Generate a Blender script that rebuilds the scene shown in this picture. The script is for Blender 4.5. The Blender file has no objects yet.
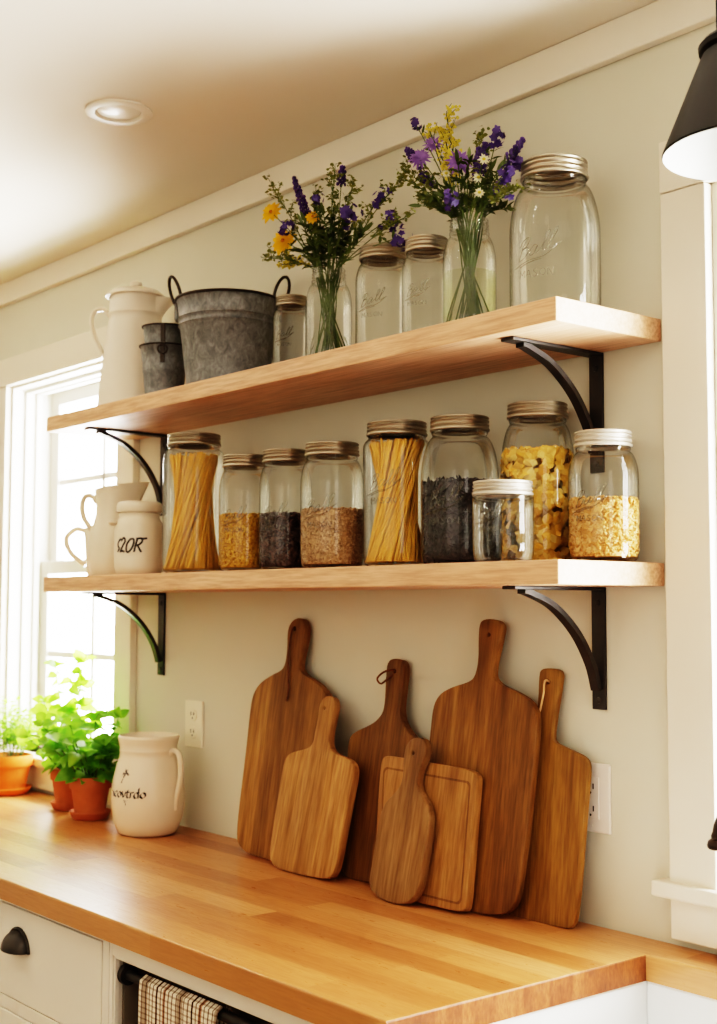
import bpy, bmesh, math, random
from mathutils import Vector, Matrix
from math import sin, cos, pi, radians
random.seed(11)
scn = bpy.context.scene
COL = scn.collection

# ------------------------------------------------------------------ mesh helpers
class MB:
    def __init__(s):
        s.v = []; s.f = []
    def add(s, v, f):
        n = len(s.v); s.v += [tuple(p) for p in v]; s.f += [tuple(i + n for i in q) for q in f]; return s
    def box(s, x0, x1, y0, y1, z0, z1, b=0.0):
        if b <= 0:
            v = [(x, y, z) for x in (x0, x1) for y in (y0, y1) for z in (z0, z1)]
            return s.add(v, [(0,1,3,2),(4,6,7,5),(0,4,5,1),(2,3,7,6),(0,2,6,4),(1,5,7,3)])
        bm = bmesh.new(); bmesh.ops.create_cube(bm, size=1)
        for q in bm.verts:
            q.co = Vector(((x0+x1)/2 + q.co.x*(x1-x0), (y0+y1)/2 + q.co.y*(y1-y0), (z0+z1)/2 + q.co.z*(z1-z0)))
        bmesh.ops.bevel(bm, geom=bm.edges[:], offset=b, segments=2, profile=.5, affect='EDGES')
        bm.verts.index_update()
        s.add([q.co[:] for q in bm.verts], [[q.index for q in f.verts] for f in bm.faces]); bm.free(); return s
    def lathe(s, prof, n=32, o=(0,0,0), cap0=False, cap1=False):
        v = []; f = []
        for r, z in prof:
            for i in range(n):
                a = 2*pi*i/n; v.append((o[0]+r*cos(a), o[1]+r*sin(a), o[2]+z))
        for k in range(len(prof)-1):
            for i in range(n):
                j = (i+1) % n; f.append((k*n+i, k*n+j, (k+1)*n+j, (k+1)*n+i))
        if cap0: f.append(tuple(range(n))[::-1])
        if cap1: f.append(tuple((len(prof)-1)*n+i for i in range(n)))
        return s.add(v, f)
    def tube(s, pts, r, n=8, closed=False, flat=None):
        pts = [Vector(p) for p in pts]; m = len(pts); v = []; f = []
        rs = r if isinstance(r, (list, tuple)) else [r]*m
        up = None
        for k in range(m):
            if closed: t = pts[(k+1) % m] - pts[k-1]
            else: t = pts[min(k+1, m-1)] - pts[max(k-1, 0)]
            t.normalize()
            if up is None:
                up = Vector((0,0,1)) if abs(t.z) < .9 else Vector((1,0,0))
            a = t.cross(up)
            if a.length < 1e-6: a = t.orthogonal()
            a.normalize(); b = a.cross(t).normalized(); up = b
            for i in range(n):
                q = 2*pi*i/n
                w = (cos(q)*(flat[0] if flat else 1), sin(q)*(flat[1] if flat else 1))
                v.append(pts[k] + (a*w[0] + b*w[1])*rs[k])
        for k in range(m if closed else m-1):
            for i in range(n):
                j = (i+1) % n; k2 = (k+1) % m
                f.append((k*n+i, k*n+j, k2*n+j, k2*n+i))
        if not closed:
            f.append(tuple(range(n))[::-1]); f.append(tuple((m-1)*n+i for i in range(n)))
        return s.add(v, f)
    def blob(s, c, rx, ry=None, rz=None, n=6, m=4, rot=None):
        ry = rx if ry is None else ry; rz = rx if rz is None else rz
        v = [Vector((0,0,-rz))]; f = []
        for k in range(1, m):
            p = -pi/2 + pi*k/m
            for i in range(n):
                a = 2*pi*i/n + k*.5
                v.append(Vector((rx*cos(p)*cos(a), ry*cos(p)*sin(a), rz*sin(p))))
        v.append(Vector((0,0,rz)))
        for i in range(n): f.append((0, 1+(i+1) % n, 1+i))
        for k in range(m-2):
            for i in range(n):
                j = (i+1) % n; a = 1+k*n; b = a+n
                f.append((a+i, a+j, b+j, b+i))
        L = len(v)-1; a = 1+(m-2)*n
        for i in range(n): f.append((L, a+i, a+(i+1) % n))
        if rot is not None: v = [rot @ q for q in v]
        c = Vector(c)
        return s.add([q+c for q in v], f)
    def obj(s, name, mat, parent=None, smooth=True, ang=40, loc=None):
        me = bpy.data.meshes.new(name); me.from_pydata(s.v, [], s.f)
        bm = bmesh.new(); bm.from_mesh(me); bmesh.ops.recalc_face_normals(bm, faces=bm.faces[:]); bm.to_mesh(me); bm.free()
        if smooth:
            me.polygons.foreach_set('use_smooth', [True]*len(me.polygons)); me.set_sharp_from_angle(angle=radians(ang))
        me.materials.append(mat)
        o = bpy.data.objects.new(name, me); COL.objects.link(o)
        if parent: o.parent = parent
        if loc: o.location = loc
        return o

def tag(o, label=None, cat=None, group=None, kind=None):
    if label: o['label'] = label
    if cat: o['category'] = cat
    if group: o['group'] = group
    if kind: o['kind'] = kind
    return o
def thing(name, label, cat, loc=(0,0,0), rz=0, group=None):
    o = bpy.data.objects.new(name, None); COL.objects.link(o); o.location = loc; o.rotation_euler = (0,0,rz)
    o.empty_display_size = .03
    return tag(o, label, cat, group)
def copy_tree(o, parent=None):
    c = o.copy(); COL.objects.link(c)
    if parent: c.parent = parent
    for ch in list(o.children): copy_tree(ch, c)
    return c
def smooth_poly(pts, it=2):
    for _ in range(it):
        q = []
        for i in range(len(pts)):
            a = pts[i]; b = pts[(i+1) % len(pts)]
            q.append((a[0]*.75+b[0]*.25, a[1]*.75+b[1]*.25)); q.append((a[0]*.25+b[0]*.75, a[1]*.25+b[1]*.75))
        pts = q
    return pts
def bez(pts, n=8):
    """Catmull-Rom through the points"""
    P = [Vector(p) for p in pts]; out = []
    for i in range(len(P)-1):
        a = P[max(i-1,0)]; b = P[i]; c = P[i+1]; d = P[min(i+2,len(P)-1)]
        for k in range(n):
            t = k/n
            out.append(.5*((2*b)+(c-a)*t+(2*a-5*b+4*c-d)*t*t+(3*b-a-3*c+d)*t**3))
    out.append(P[-1]); return out

# ------------------------------------------------------------------ materials
def srgb(r, g, b):
    f = lambda c: ((c/255)/12.92 if c/255 <= .04045 else ((c/255+.055)/1.055)**2.4)
    return (f(r), f(g), f(b), 1)
class NT:
    def __init__(s, name):
        s.m = bpy.data.materials.new(name); s.m.use_nodes = True; s.t = s.m.node_tree; s.t.nodes.clear()
        s.out = s.n('ShaderNodeOutputMaterial')
    def n(s, typ, **kw):
        q = s.t.nodes.new(typ)
        for k, v in kw.items():
            if k.startswith('i_'):
                key = k[2:]; key = int(key) if key.isdigit() else key.replace('_', ' ')
                q.inputs[key].default_value = v
            else: setattr(q, k, v)
        return q
    def l(s, a, b): s.t.links.new(a, b)
    def bsdf(s, **kw):
        b = s.n('ShaderNodeBsdfPrincipled')
        for k, v in kw.items(): b.inputs[k].default_value = v
        s.l(b.outputs[0], s.out.inputs[0]); return b
    def coords(s, scale=(1,1,1), rot=(0,0,0), out='Object', loc=(0,0,0)):
        c = s.n('ShaderNodeTexCoord'); m = s.n('ShaderNodeMapping')
        m.inputs['Scale'].default_value = scale; m.inputs['Rotation'].default_value = rot; m.inputs['Location'].default_value = loc
        s.l(c.outputs[out], m.inputs[0]); return m.outputs[0]
    def noise(s, vec, scale, detail=4, rough=.5, dist=0):
        q = s.n('ShaderNodeTexNoise'); q.inputs['Scale'].default_value = scale; q.inputs['Detail'].default_value = detail
        q.inputs['Roughness'].default_value = rough; q.inputs['Distortion'].default_value = dist
        s.l(vec, q.inputs['Vector']); return q.outputs['Fac']
    def ramp(s, fac, stops):
        q = s.n('ShaderNodeValToRGB'); e = q.color_ramp.elements
        while len(e) < len(stops): e.new(.5)
        for i, (p, c) in enumerate(stops): e[i].position = p; e[i].color = c
        s.l(fac, q.inputs[0]); return q.outputs[0]
    def mix(s, fac, a, b, mode='MIX'):
        q = s.n('ShaderNodeMix', data_type='RGBA', blend_type=mode)
        for sock, v in ((q.inputs[0], fac), (q.inputs[6], a), (q.inputs[7], b)):
            if isinstance(v, (int, float, tuple)): sock.default_value = v
            else: s.l(v, sock)
        return q.outputs[2]
    def bump(s, h, b, strength=.2, dist=.002):
        q = s.n('ShaderNodeBump'); q.inputs['Strength'].default_value = strength; q.inputs['Distance'].default_value = dist
        s.l(h, q.inputs['Height']); s.l(q.outputs[0], b.inputs['Normal'])

def m_plain(name, col, rough=.5, metal=0, spec=.5, noise=.0, nscale=30, bump=0, bscale=200, sheen=0):
    t = NT(name); b = t.bsdf(Roughness=rough, Metallic=metal); b.inputs['Base Color'].default_value = col
    b.inputs['Specular IOR Level'].default_value = spec
    v = t.coords()
    if noise:
        n = t.noise(v, nscale, 5, .6)
        c = t.ramp(n, [(.3, tuple(x*(1-noise) for x in col[:3])+(1,)), (.7, tuple(min(1, x*(1+noise)) for x in col[:3])+(1,))])
        t.l(c, b.inputs['Base Color'])
    if bump: t.bump(t.noise(v, bscale, 3), b, bump, .001)
    return t.m
def m_wood(name, dark, mid, light, axis='z', grain=60, stretch=14, ring=1.0, rough=.5, plank=0, plank_axis='x', bump=.15, spec=.4, off=(0,0,0), plank_var=.25, strips=None, streak=.6):
    """straight-grained wood; grain runs along axis; plank: width of glued staves across plank_axis"""
    t = NT(name); b = t.bsdf(Roughness=rough); b.inputs['Specular IOR Level'].default_value = spec
    sc = {'x': (1/stretch,1,1), 'y': (1,1/stretch,1), 'z': (1,1,1/stretch)}[axis]
    v0 = t.coords(loc=off); v = v0
    rnd = None
    if plank:
        sep = t.n('ShaderNodeSeparateXYZ'); t.l(v0, sep.inputs[0])
        dv = t.n('ShaderNodeMath', operation='DIVIDE', i_1=plank); t.l(sep.outputs['XYZ'.index(plank_axis.upper())], dv.inputs[0])
        fl = t.n('ShaderNodeMath', operation='FLOOR'); t.l(dv.outputs[0], fl.inputs[0])
        wn = t.n('ShaderNodeTexWhiteNoise', noise_dimensions='1D'); t.l(fl.outputs[0], wn.inputs['W']); rnd = wn.outputs['Value']
        cb = t.n('ShaderNodeCombineXYZ')
        ml = t.n('ShaderNodeMath', operation='MULTIPLY', i_1=7.3); t.l(rnd, ml.inputs[0])
        for i in range(3): t.l(ml.outputs[0], cb.inputs[i])
        ad = t.n('ShaderNodeVectorMath', operation='ADD'); t.l(v0, ad.inputs[0]); t.l(cb.outputs[0], ad.inputs[1]); v = ad.outputs[0]
    mp = t.n('ShaderNodeMapping'); mp.inputs['Scale'].default_value = sc; t.l(v, mp.inputs[0]); vs = mp.outputs[0]
    big = t.noise(vs, 12*ring, 3, .55, .6)
    fine = t.noise(vs, grain*4, 4, .6, .2)
    c = t.ramp(big, [(.3, dark), (.5, mid), (.72, light)])
    f = t.ramp(fine, [(.35, (.52,.46,.40,1)), (.62, (1.04,1.04,1.04,1))])
    c = t.mix(.62, c, f, 'MULTIPLY')
    md = t.noise(vs, grain*1.3, 3, .6, .5); c = t.mix(streak, c, t.ramp(md, [(.36, (.60,.54,.48,1)), (.58, (1.05,1.05,1.05,1))]), 'MULTIPLY')
    if rnd is not None:
        p = t.ramp(rnd, [(0, (1-plank_var,1-plank_var*1.15,1-plank_var*1.3,1)), (1, (1+plank_var*.5,1+plank_var*.45,1+plank_var*.35,1))])
        c = t.mix(1.0, c, p, 'MULTIPLY')
    if strips:      # glued strips of different tone: (start x, tone)
        sx = t.n('ShaderNodeSeparateXYZ'); t.l(v0, sx.inputs[0])
        for x0, k in strips:
            gt = t.n('ShaderNodeMath', operation='GREATER_THAN', i_1=x0+off[0]); t.l(sx.outputs[0], gt.inputs[0])
            c = t.mix(gt.outputs[0], c, t.mix(1.0, c, (k, k*.985, k*.96, 1), 'MULTIPLY'))
    t.l(c, b.inputs['Base Color']); t.bump(fine, b, bump, .0006)
    return t.m
def m_butcher(name):
    t = NT(name); b = t.bsdf(Roughness=.3); b.inputs['Specular IOR Level'].default_value = .65
    v = t.coords()
    br = t.n('ShaderNodeTexBrick', offset=.37, offset_frequency=2, squash=1.0)
    br.inputs['Scale'].default_value = 1.0; br.inputs['Brick Width'].default_value = .62; br.inputs['Row Height'].default_value = .058
    br.inputs['Mortar Size'].default_value = .0004; br.inputs['Mortar Smooth'].default_value = .2; br.inputs['Bias'].default_value = 0
    br.inputs['Color1'].default_value = (0,0,0,1); br.inputs['Color2'].default_value = (1,1,1,1); br.inputs['Mortar'].default_value = (.3,.3,.3,1)
    t.l(v, br.inputs['Vector'])
    rnd = br.outputs['Color']
    mp = t.n('ShaderNodeMapping'); mp.inputs['Scale'].default_value = (.07,1,1); t.l(v, mp.inputs[0])
    ad = t.n('ShaderNodeVectorMath', operation='MULTIPLY_ADD'); t.l(rnd, ad.inputs[0]); ad.inputs[1].default_value = (3,3,3); t.l(mp.outputs[0], ad.inputs[2])
    big = t.noise(ad.outputs[0], 16, 3, .55, .4); fine = t.noise(ad.outputs[0], 260, 4, .6, .2)
    c = t.ramp(rnd, [(0, srgb(150,95,56)), (.3, srgb(172,114,70)), (.7, srgb(186,129,82)), (1, srgb(198,144,98))])
    g = t.ramp(big, [(.3, (.80,.74,.66,1)), (.7, (1.05,1.04,1.02,1))]); c = t.mix(.8, c, g, 'MULTIPLY')
    f = t.ramp(fine, [(.35, (.72,.66,.6,1)), (.6, (1,1,1,1))]); c = t.mix(.45, c, f, 'MULTIPLY')
    t.l(c, b.inputs['Base Color'])
    r = t.ramp(fine, [(.3, (.36,.36,.36,1)), (.7, (.27,.27,.27,1))]); t.l(r, b.inputs['Roughness'])
    t.bump(fine, b, .08, .0005)
    return t.m
def m_glass(name, tint=(.955,.965,.945,1), edge=(.26,.27,.24,1), refl=1.0):
    """thin clear glass wall: see-through, darker towards its silhouette, mirror-like highlights"""
    t = NT(name)
    lw = t.n('ShaderNodeLayerWeight'); lw.inputs['Blend'].default_value = .5
    p = t.n('ShaderNodeMath', operation='POWER', i_1=5.0); t.l(lw.outputs['Facing'], p.inputs[0])
    c = t.mix(p.outputs[0], tint, edge)
    tr = t.n('ShaderNodeBsdfTransparent'); t.l(c, tr.inputs[0])
    gl = t.n('ShaderNodeBsdfGlossy'); gl.inputs['Roughness'].default_value = .06; gl.inputs['Color'].default_value = (1,1,1,1)
    n = t.noise(t.coords((1,1,.6)), 35, 2); bp = t.n('ShaderNodeBump'); bp.inputs['Strength'].default_value = .18; bp.inputs['Distance'].default_value = .003
    t.l(n, bp.inputs['Height']); t.l(bp.outputs[0], gl.inputs['Normal'])
    fr = t.n('ShaderNodeFresnel'); fr.inputs['IOR'].default_value = 1.5
    q = t.n('ShaderNodeMath', operation='MULTIPLY', i_1=.7*refl); t.l(fr.outputs[0], q.inputs[0])
    q2 = t.n('ShaderNodeMath', operation='MINIMUM', i_1=.55); t.l(q.outputs[0], q2.inputs[0])
    mx = t.n('ShaderNodeMixShader'); t.l(q2.outputs[0], mx.inputs[0]); t.l(tr.outputs[0], mx.inputs[1]); t.l(gl.outputs[0], mx.inputs[2])
    t.l(mx.outputs[0], t.out.inputs[0]); return t.m
def m_leaf(name, a, b_, trans=.45):
    t = NT(name)
    n = t.noise(t.coords(), 28, 3); c = t.ramp(n, [(.3, a), (.7, b_)])
    d = t.n('ShaderNodeBsdfPrincipled'); d.inputs['Roughness'].default_value = .45; t.l(c, d.inputs['Base Color'])
    tl = t.n('ShaderNodeBsdfTranslucent'); t.l(c, tl.inputs[0])
    mx = t.n('ShaderNodeMixShader'); mx.inputs[0].default_value = trans
    t.l(d.outputs[0], mx.inputs[1]); t.l(tl.outputs[0], mx.inputs[2]); t.l(mx.outputs[0], t.out.inputs[0]); return t.m
def m_galv(name):
    t = NT(name); b = t.bsdf(Metallic=.2, Roughness=.5)
    v = t.coords((1,1,.7)); n = t.noise(v, 62, 5, .7, .8); n2 = t.noise(v, 190, 3, .6)
    c = t.ramp(n, [(.32, srgb(88,90,91)), (.52, srgb(116,118,118)), (.72, srgb(146,148,147))])
    c = t.mix(.5, c, t.ramp(n2, [(.3, (.7,.7,.7,1)), (.7, (1.1,1.1,1.1,1))]), 'MULTIPLY')
    t.l(c, b.inputs['Base Color']); t.bump(n2, b, .12, .0006); return t.m
def m_fill(name, cols, scale=120):
    t = NT(name); b = t.bsdf(Roughness=.55); v = t.coords(); vo = t.n('ShaderNodeTexVoronoi'); vo.inputs['Scale'].default_value = scale; t.l(v, vo.inputs['Vector'])
    sp = t.n('ShaderNodeSeparateColor'); t.l(vo.outputs['Color'], sp.inputs[0])
    c = t.ramp(sp.outputs[0], [(i/(len(cols)-1), q) for i, q in enumerate(cols)]); t.l(c, b.inputs['Base Color'])
    t.bump(vo.outputs['Distance'], b, .4, .003); return t.m
def m_plaid(name):
    t = NT(name); b = t.bsdf(Roughness=.95); b.inputs['Specular IOR Level'].default_value = .1
    uv = t.n('ShaderNodeTexCoord'); sep = t.n('ShaderNodeSeparateXYZ'); t.l(uv.outputs['UV'], sep.inputs[0])
    def stripes(sock, period, stops):
        d = t.n('ShaderNodeMath', operation='DIVIDE', i_1=period); t.l(sock, d.inputs[0])
        f = t.n('ShaderNodeMath', operation='FRACT'); t.l(d.outputs[0], f.inputs[0])
        q = t.ramp(f.outputs[0], stops); q.node.color_ramp.interpolation = 'CONSTANT'; return q
    W = (1,1,1,1)
    fx = stripes(sep.outputs[0], .0115, [(0, W), (.70, srgb(120,96,86))])
    fy = stripes(sep.outputs[1], .0085, [(0, W), (.66, srgb(196,184,174))])
    bx = stripes(sep.outputs[0], .105, [(0, W), (.10, srgb(186,174,166)), (.26, W), (.50, srgb(120,100,92)), (.545, W), (.70, srgb(196,160,142)), (.78, W)])
    by = stripes(sep.outputs[1], .085, [(0, W), (.72, srgb(120,104,98)), (.80, W)])
    c = t.mix(.85, (*srgb(240,228,210)[:3],1), fx, 'MULTIPLY'); c = t.mix(.8, c, fy, 'MULTIPLY'); c = t.mix(1, c, bx, 'MULTIPLY'); c = t.mix(1, c, by, 'MULTIPLY')
    t.l(c, b.inputs['Base Color']); t.bump(t.noise(t.coords(), 900, 2), b, .3, .001); return t.m

M = {}
M['wall'] = m_plain('wall_paint', srgb(211,206,190), .85, spec=.2, noise=.02, nscale=3, bump=.08, bscale=260)
M['ceil'] = m_plain('ceiling_paint', srgb(238,229,215), .9, spec=.15, noise=.015, nscale=2)
M['trim'] = m_plain('trim_paint', srgb(232,222,206), .45, spec=.4, noise=.01, nscale=4)
M['sash'] = m_plain('sash_paint', srgb(244,240,230), .4, spec=.4, noise=.01, nscale=4)
M['floor'] = m_wood('floor_boards', srgb(120,82,50), srgb(150,106,66), srgb(170,124,82), 'x', plank=.12, plank_axis='y', rough=.4)
M['shelf'] = m_wood('shelf_maple', srgb(206,158,126), srgb(220,174,142), srgb(230,192,162), 'x', grain=45, stretch=16, ring=1.0, rough=.45, bump=.05, spec=.4, streak=.12)
M['butcher'] = m_butcher('butcher_block')
M['iron'] = m_plain('black_iron', srgb(52,48,46), .45, .3, noise=.12, nscale=60, bump=.05)
M['bronze'] = m_plain('dark_bronze', srgb(46,34,30), .35, .6, noise=.15, nscale=40)
M['glass'] = m_glass('jar_glass')
M['emboss'] = m_glass('embossed_glass', tint=(.80,.80,.76,1), edge=(.35,.36,.33,1), refl=2.5)
M['pane'] = m_glass('window_glass', tint=(.99,.99,.99,1), edge=(.8,.82,.8,1), refl=.6)
M['zinc'] = m_plain('zinc_lid', srgb(168,158,142), .34, .9, noise=.08, nscale=50)
M['zincw'] = m_plain('white_zinc_lid', srgb(196,188,176), .42, .6, noise=.06, nscale=50)
M['galv'] = m_galv('galvanized_steel')
M['wire'] = m_plain('dark_wire', srgb(62,56,52), .45, .8, noise=.1)
M['enamel'] = m_plain('white_enamel', srgb(226,214,198), .28, spec=.5, noise=.02, nscale=8)
M['stoneware'] = m_plain('cream_stoneware', srgb(228,214,194), .3, spec=.5, noise=.03, nscale=14)
M['crock'] = m_plain('glazed_crock', srgb(232,214,192), .25, spec=.5, noise=.03, nscale=10)
M['ink'] = m_plain('black_glaze', srgb(30,26,26), .5, noise=.1)
M['inkgrey'] = m_plain('grey_glaze', srgb(74,64,60), .5, noise=.1)
M['terra'] = m_plain('terracotta', srgb(178,102,66), .8, spec=.2, noise=.10, nscale=25, bump=.15)
M['terra2'] = m_plain('terracotta_sunlit', srgb(216,112,52), .8, spec=.2, noise=.08, nscale=25, bump=.15)  # same clay with the window sunlight put into its colour
M['soil'] = m_plain('potting_soil', srgb(52,38,28), .95, noise=.5, nscale=160, bump=.6)
M['cab'] = m_plain('cabinet_paint', srgb(236,229,218), .45, spec=.4, noise=.01, nscale=5)
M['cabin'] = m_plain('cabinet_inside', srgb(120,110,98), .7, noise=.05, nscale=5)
M['dark'] = m_plain('dark_gap', srgb(40,36,33), .8, noise=.1)
M['sink'] = m_plain('white_fireclay', srgb(238,240,240), .15, spec=.6, noise=.01, nscale=5)
M['plate'] = m_plain('ivory_plastic', srgb(236,226,206), .35, noise=.01, nscale=9)
M['platew'] = m_plain('white_plastic', srgb(238,230,222), .35, noise=.01, nscale=9)
M['plaid'] = m_plaid('plaid_cloth')
M['shade'] = m_plain('black_enamel', srgb(16,15,14), .55, .0, spec=.25, noise=.06, nscale=20)
M['shadein'] = m_plain('white_enamel_inside', srgb(158,160,156), .4, noise=.01, nscale=9)
M['lens'] = m_plain('frosted_lens', srgb(240,230,214), .3, noise=.01)
M['leather'] = m_plain('leather_cord', srgb(104,62,34), .8, noise=.25, nscale=90)
M['hole'] = M['dark']
wd = lambda n, d, m, l, **k: m_wood(n, srgb(*d), srgb(*m), srgb(*l), 'z', grain=50, stretch=12, ring=2.2, rough=.55, bump=.2, spec=.3, **k)
M['bA'] = wd('board_wood_walnut', (107, 73, 39), (134, 96, 53), (154, 114, 69), off=(-.013,0,0), strips=[(-1, 1.35), (-.074, .70)])
M['bB'] = wd('board_wood_oak', (149, 107, 60), (172, 127, 78), (188, 143, 94), off=(.02,0,3), strips=[(-.03, .88), (.03, 1.16)])
M['bC'] = wd('board_wood_brown', (97, 64, 33), (119, 83, 44), (136, 98, 56), off=(.05,0,5), strips=[(-1, 1.12), (-.04, .82)])
M['bD'] = wd('board_wood_acacia', (108, 77, 47), (136, 101, 63), (156, 119, 80), off=(0,0,7))
M['bE'] = wd('board_wood_beech', (145, 103, 57), (161, 116, 69), (174, 129, 82), off=(0,0,9))
M['bF'] = wd('board_wood_cherry', (100, 68, 33), (129, 90, 48), (149, 109, 61), off=(.087,0,11), strips=[(-1, 1.12), (.045, .76)])
M['bG'] = wd('board_wood_teak', (112, 75, 34), (139, 99, 50), (156, 116, 63), off=(0,0,13))
M['groove'] = wd('board_wood_groove', (112,76,40), (126,88,48), (138,98,56), off=(0,0,9))
M['stem'] = m_leaf('stem_green', srgb(66,86,36), srgb(92,110,48), .2)
M['leafd'] = m_leaf('leaf_dark', srgb(62,76,34), srgb(92,106,48), .3)
M['leafo'] = m_leaf('leaf_olive', srgb(96,104,46), srgb(134,136,62), .3)
M['basil'] = m_leaf('basil_leaf', srgb(84,148,30), srgb(140,190,60), .5)
M['basil2'] = m_leaf('mint_leaf', srgb(110,170,40), srgb(160,205,80), .55)
M['parsley'] = m_leaf('parsley_leaf', srgb(110,170,50), srgb(165,205,90), .55)
M['violet'] = m_leaf('violet_petal', srgb(70,52,112), srgb(98,76,144), .3)
M['deepviolet'] = m_leaf('deep_violet_petal', srgb(56,34,92), srgb(86,56,128), .25)
M['lilac'] = m_leaf('lilac_petal', srgb(132,98,166), srgb(164,128,194), .35)
M['yellow'] = m_leaf('yellow_petal', srgb(240,176,20), srgb(250,208,50), .35)
M['paleyellow'] = m_leaf('pale_yellow_petal', srgb(220,200,70), srgb(236,220,110), .35)
M['white'] = m_leaf('white_petal', srgb(226,222,190), srgb(244,240,216), .35)
M['amber'] = m_plain('flower_eye', srgb(196,118,22), .8, noise=.2)
def m_water(name):
    t = NT(name); tr = t.n('ShaderNodeBsdfTransparent'); tr.inputs[0].default_value = (.94,.95,.86,1)
    gl = t.n('ShaderNodeBsdfGlossy'); gl.inputs['Roughness'].default_value = .03
    mx = t.n('ShaderNodeMixShader'); mx.inputs[0].default_value = .05
    t.l(tr.outputs[0], mx.inputs[1]); t.l(gl.outputs[0], mx.inputs[2]); t.l(mx.outputs[0], t.out.inputs[0]); return t.m
M['water'] = m_water('vase_water')
M['pasta'] = m_plain('dry_pasta', srgb(238,182,88), .45, noise=.10, nscale=60)
M['pastab'] = m_plain('dry_pasta_dark', srgb(206,142,48), .45, noise=.12, nscale=60)
M['corn'] = m_fill('yellow_grain', [srgb(196,130,30), srgb(226,166,52), srgb(240,190,84)], 260)
M['bean'] = m_fill('dark_bean', [srgb(52,34,34), srgb(84,58,54), srgb(112,82,74)], 240)
M['lentil'] = m_fill('brown_lentil', [srgb(168,124,84), srgb(200,156,112), srgb(220,180,138)], 260)
M['choco'] = m_fill('dark_curl', [srgb(24,16,20), srgb(42,29,33), srgb(60,45,48)], 150)
M['flake'] = m_fill('yellow_flake', [srgb(204,142,48), srgb(228,176,76), srgb(240,204,122)], 90)
M['puff'] = m_fill('puffed_rice', [srgb(214,150,76), srgb(232,176,104), srgb(244,202,140)], 160)
M['buttend'] = m_wood('butcher_end_grain', srgb(120,66,38), srgb(150,88,52), srgb(168,104,64), 'z', grain=90, stretch=3, ring=2, rough=.4, plank=.058, plank_axis='y', plank_var=.3, bump=.1)
M['paleleather'] = m_plain('pale_leather_cord', srgb(214,170,124), .8, noise=.15, nscale=90)

# ------------------------------------------------------------------ room shell
CT = .914        # countertop height
ZL, ZU = 1.4987, 1.8872   # shelf tops
H = 2.40
W1 = (-3.700, -3.03, 1.0, 2.085); W2 = (-1.211, -.40, 1.0, 2.085)
def struct(name, mb, mat, parent=None, **k):
    o = mb.obj(name, mat, parent, **k)
    if not parent: o['kind'] = 'structure'
    return o
XL, XR, YF = -4.9, 1.5, -3.7
w = MB()
w.box(XL, W1[0], 0, .16, 0, H); w.box(W1[1], W2[0], 0, .16, 0, H); w.box(W2[1], XR, 0, .16, 0, H)
for q in (W1, W2): w.box(q[0], q[1], 0, .16, 0, q[2]); w.box(q[0], q[1], 0, .16, q[3]+.0005, H)
struct('wall_back', w, M['wall'], smooth=False)
struct('wall_left', MB().box(XL-.1, XL, YF, .16, 0, H), M['wall'], smooth=False)
struct('wall_right', MB().box(XR, XR+.1, YF, .16, 0, H), M['wall'], smooth=False)
struct('wall_front', MB().box(XL-.1, XR+.1, YF-.1, YF, 0, H), M['wall'], smooth=False)
struct('ceiling', MB().box(XL-.1, XR+.1, YF-.1, .16, H, H+.1), M['ceil'], smooth=False)
struct('floor', MB().box(XL-.1, XR+.1, YF-.1, .16, -.1, 0), M['floor'], smooth=False)
struct('trim_1', MB().box(XL, XR, -.02, -.0005, 2.335, H-.0005, .003), M['ceil'], smooth=False)

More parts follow.
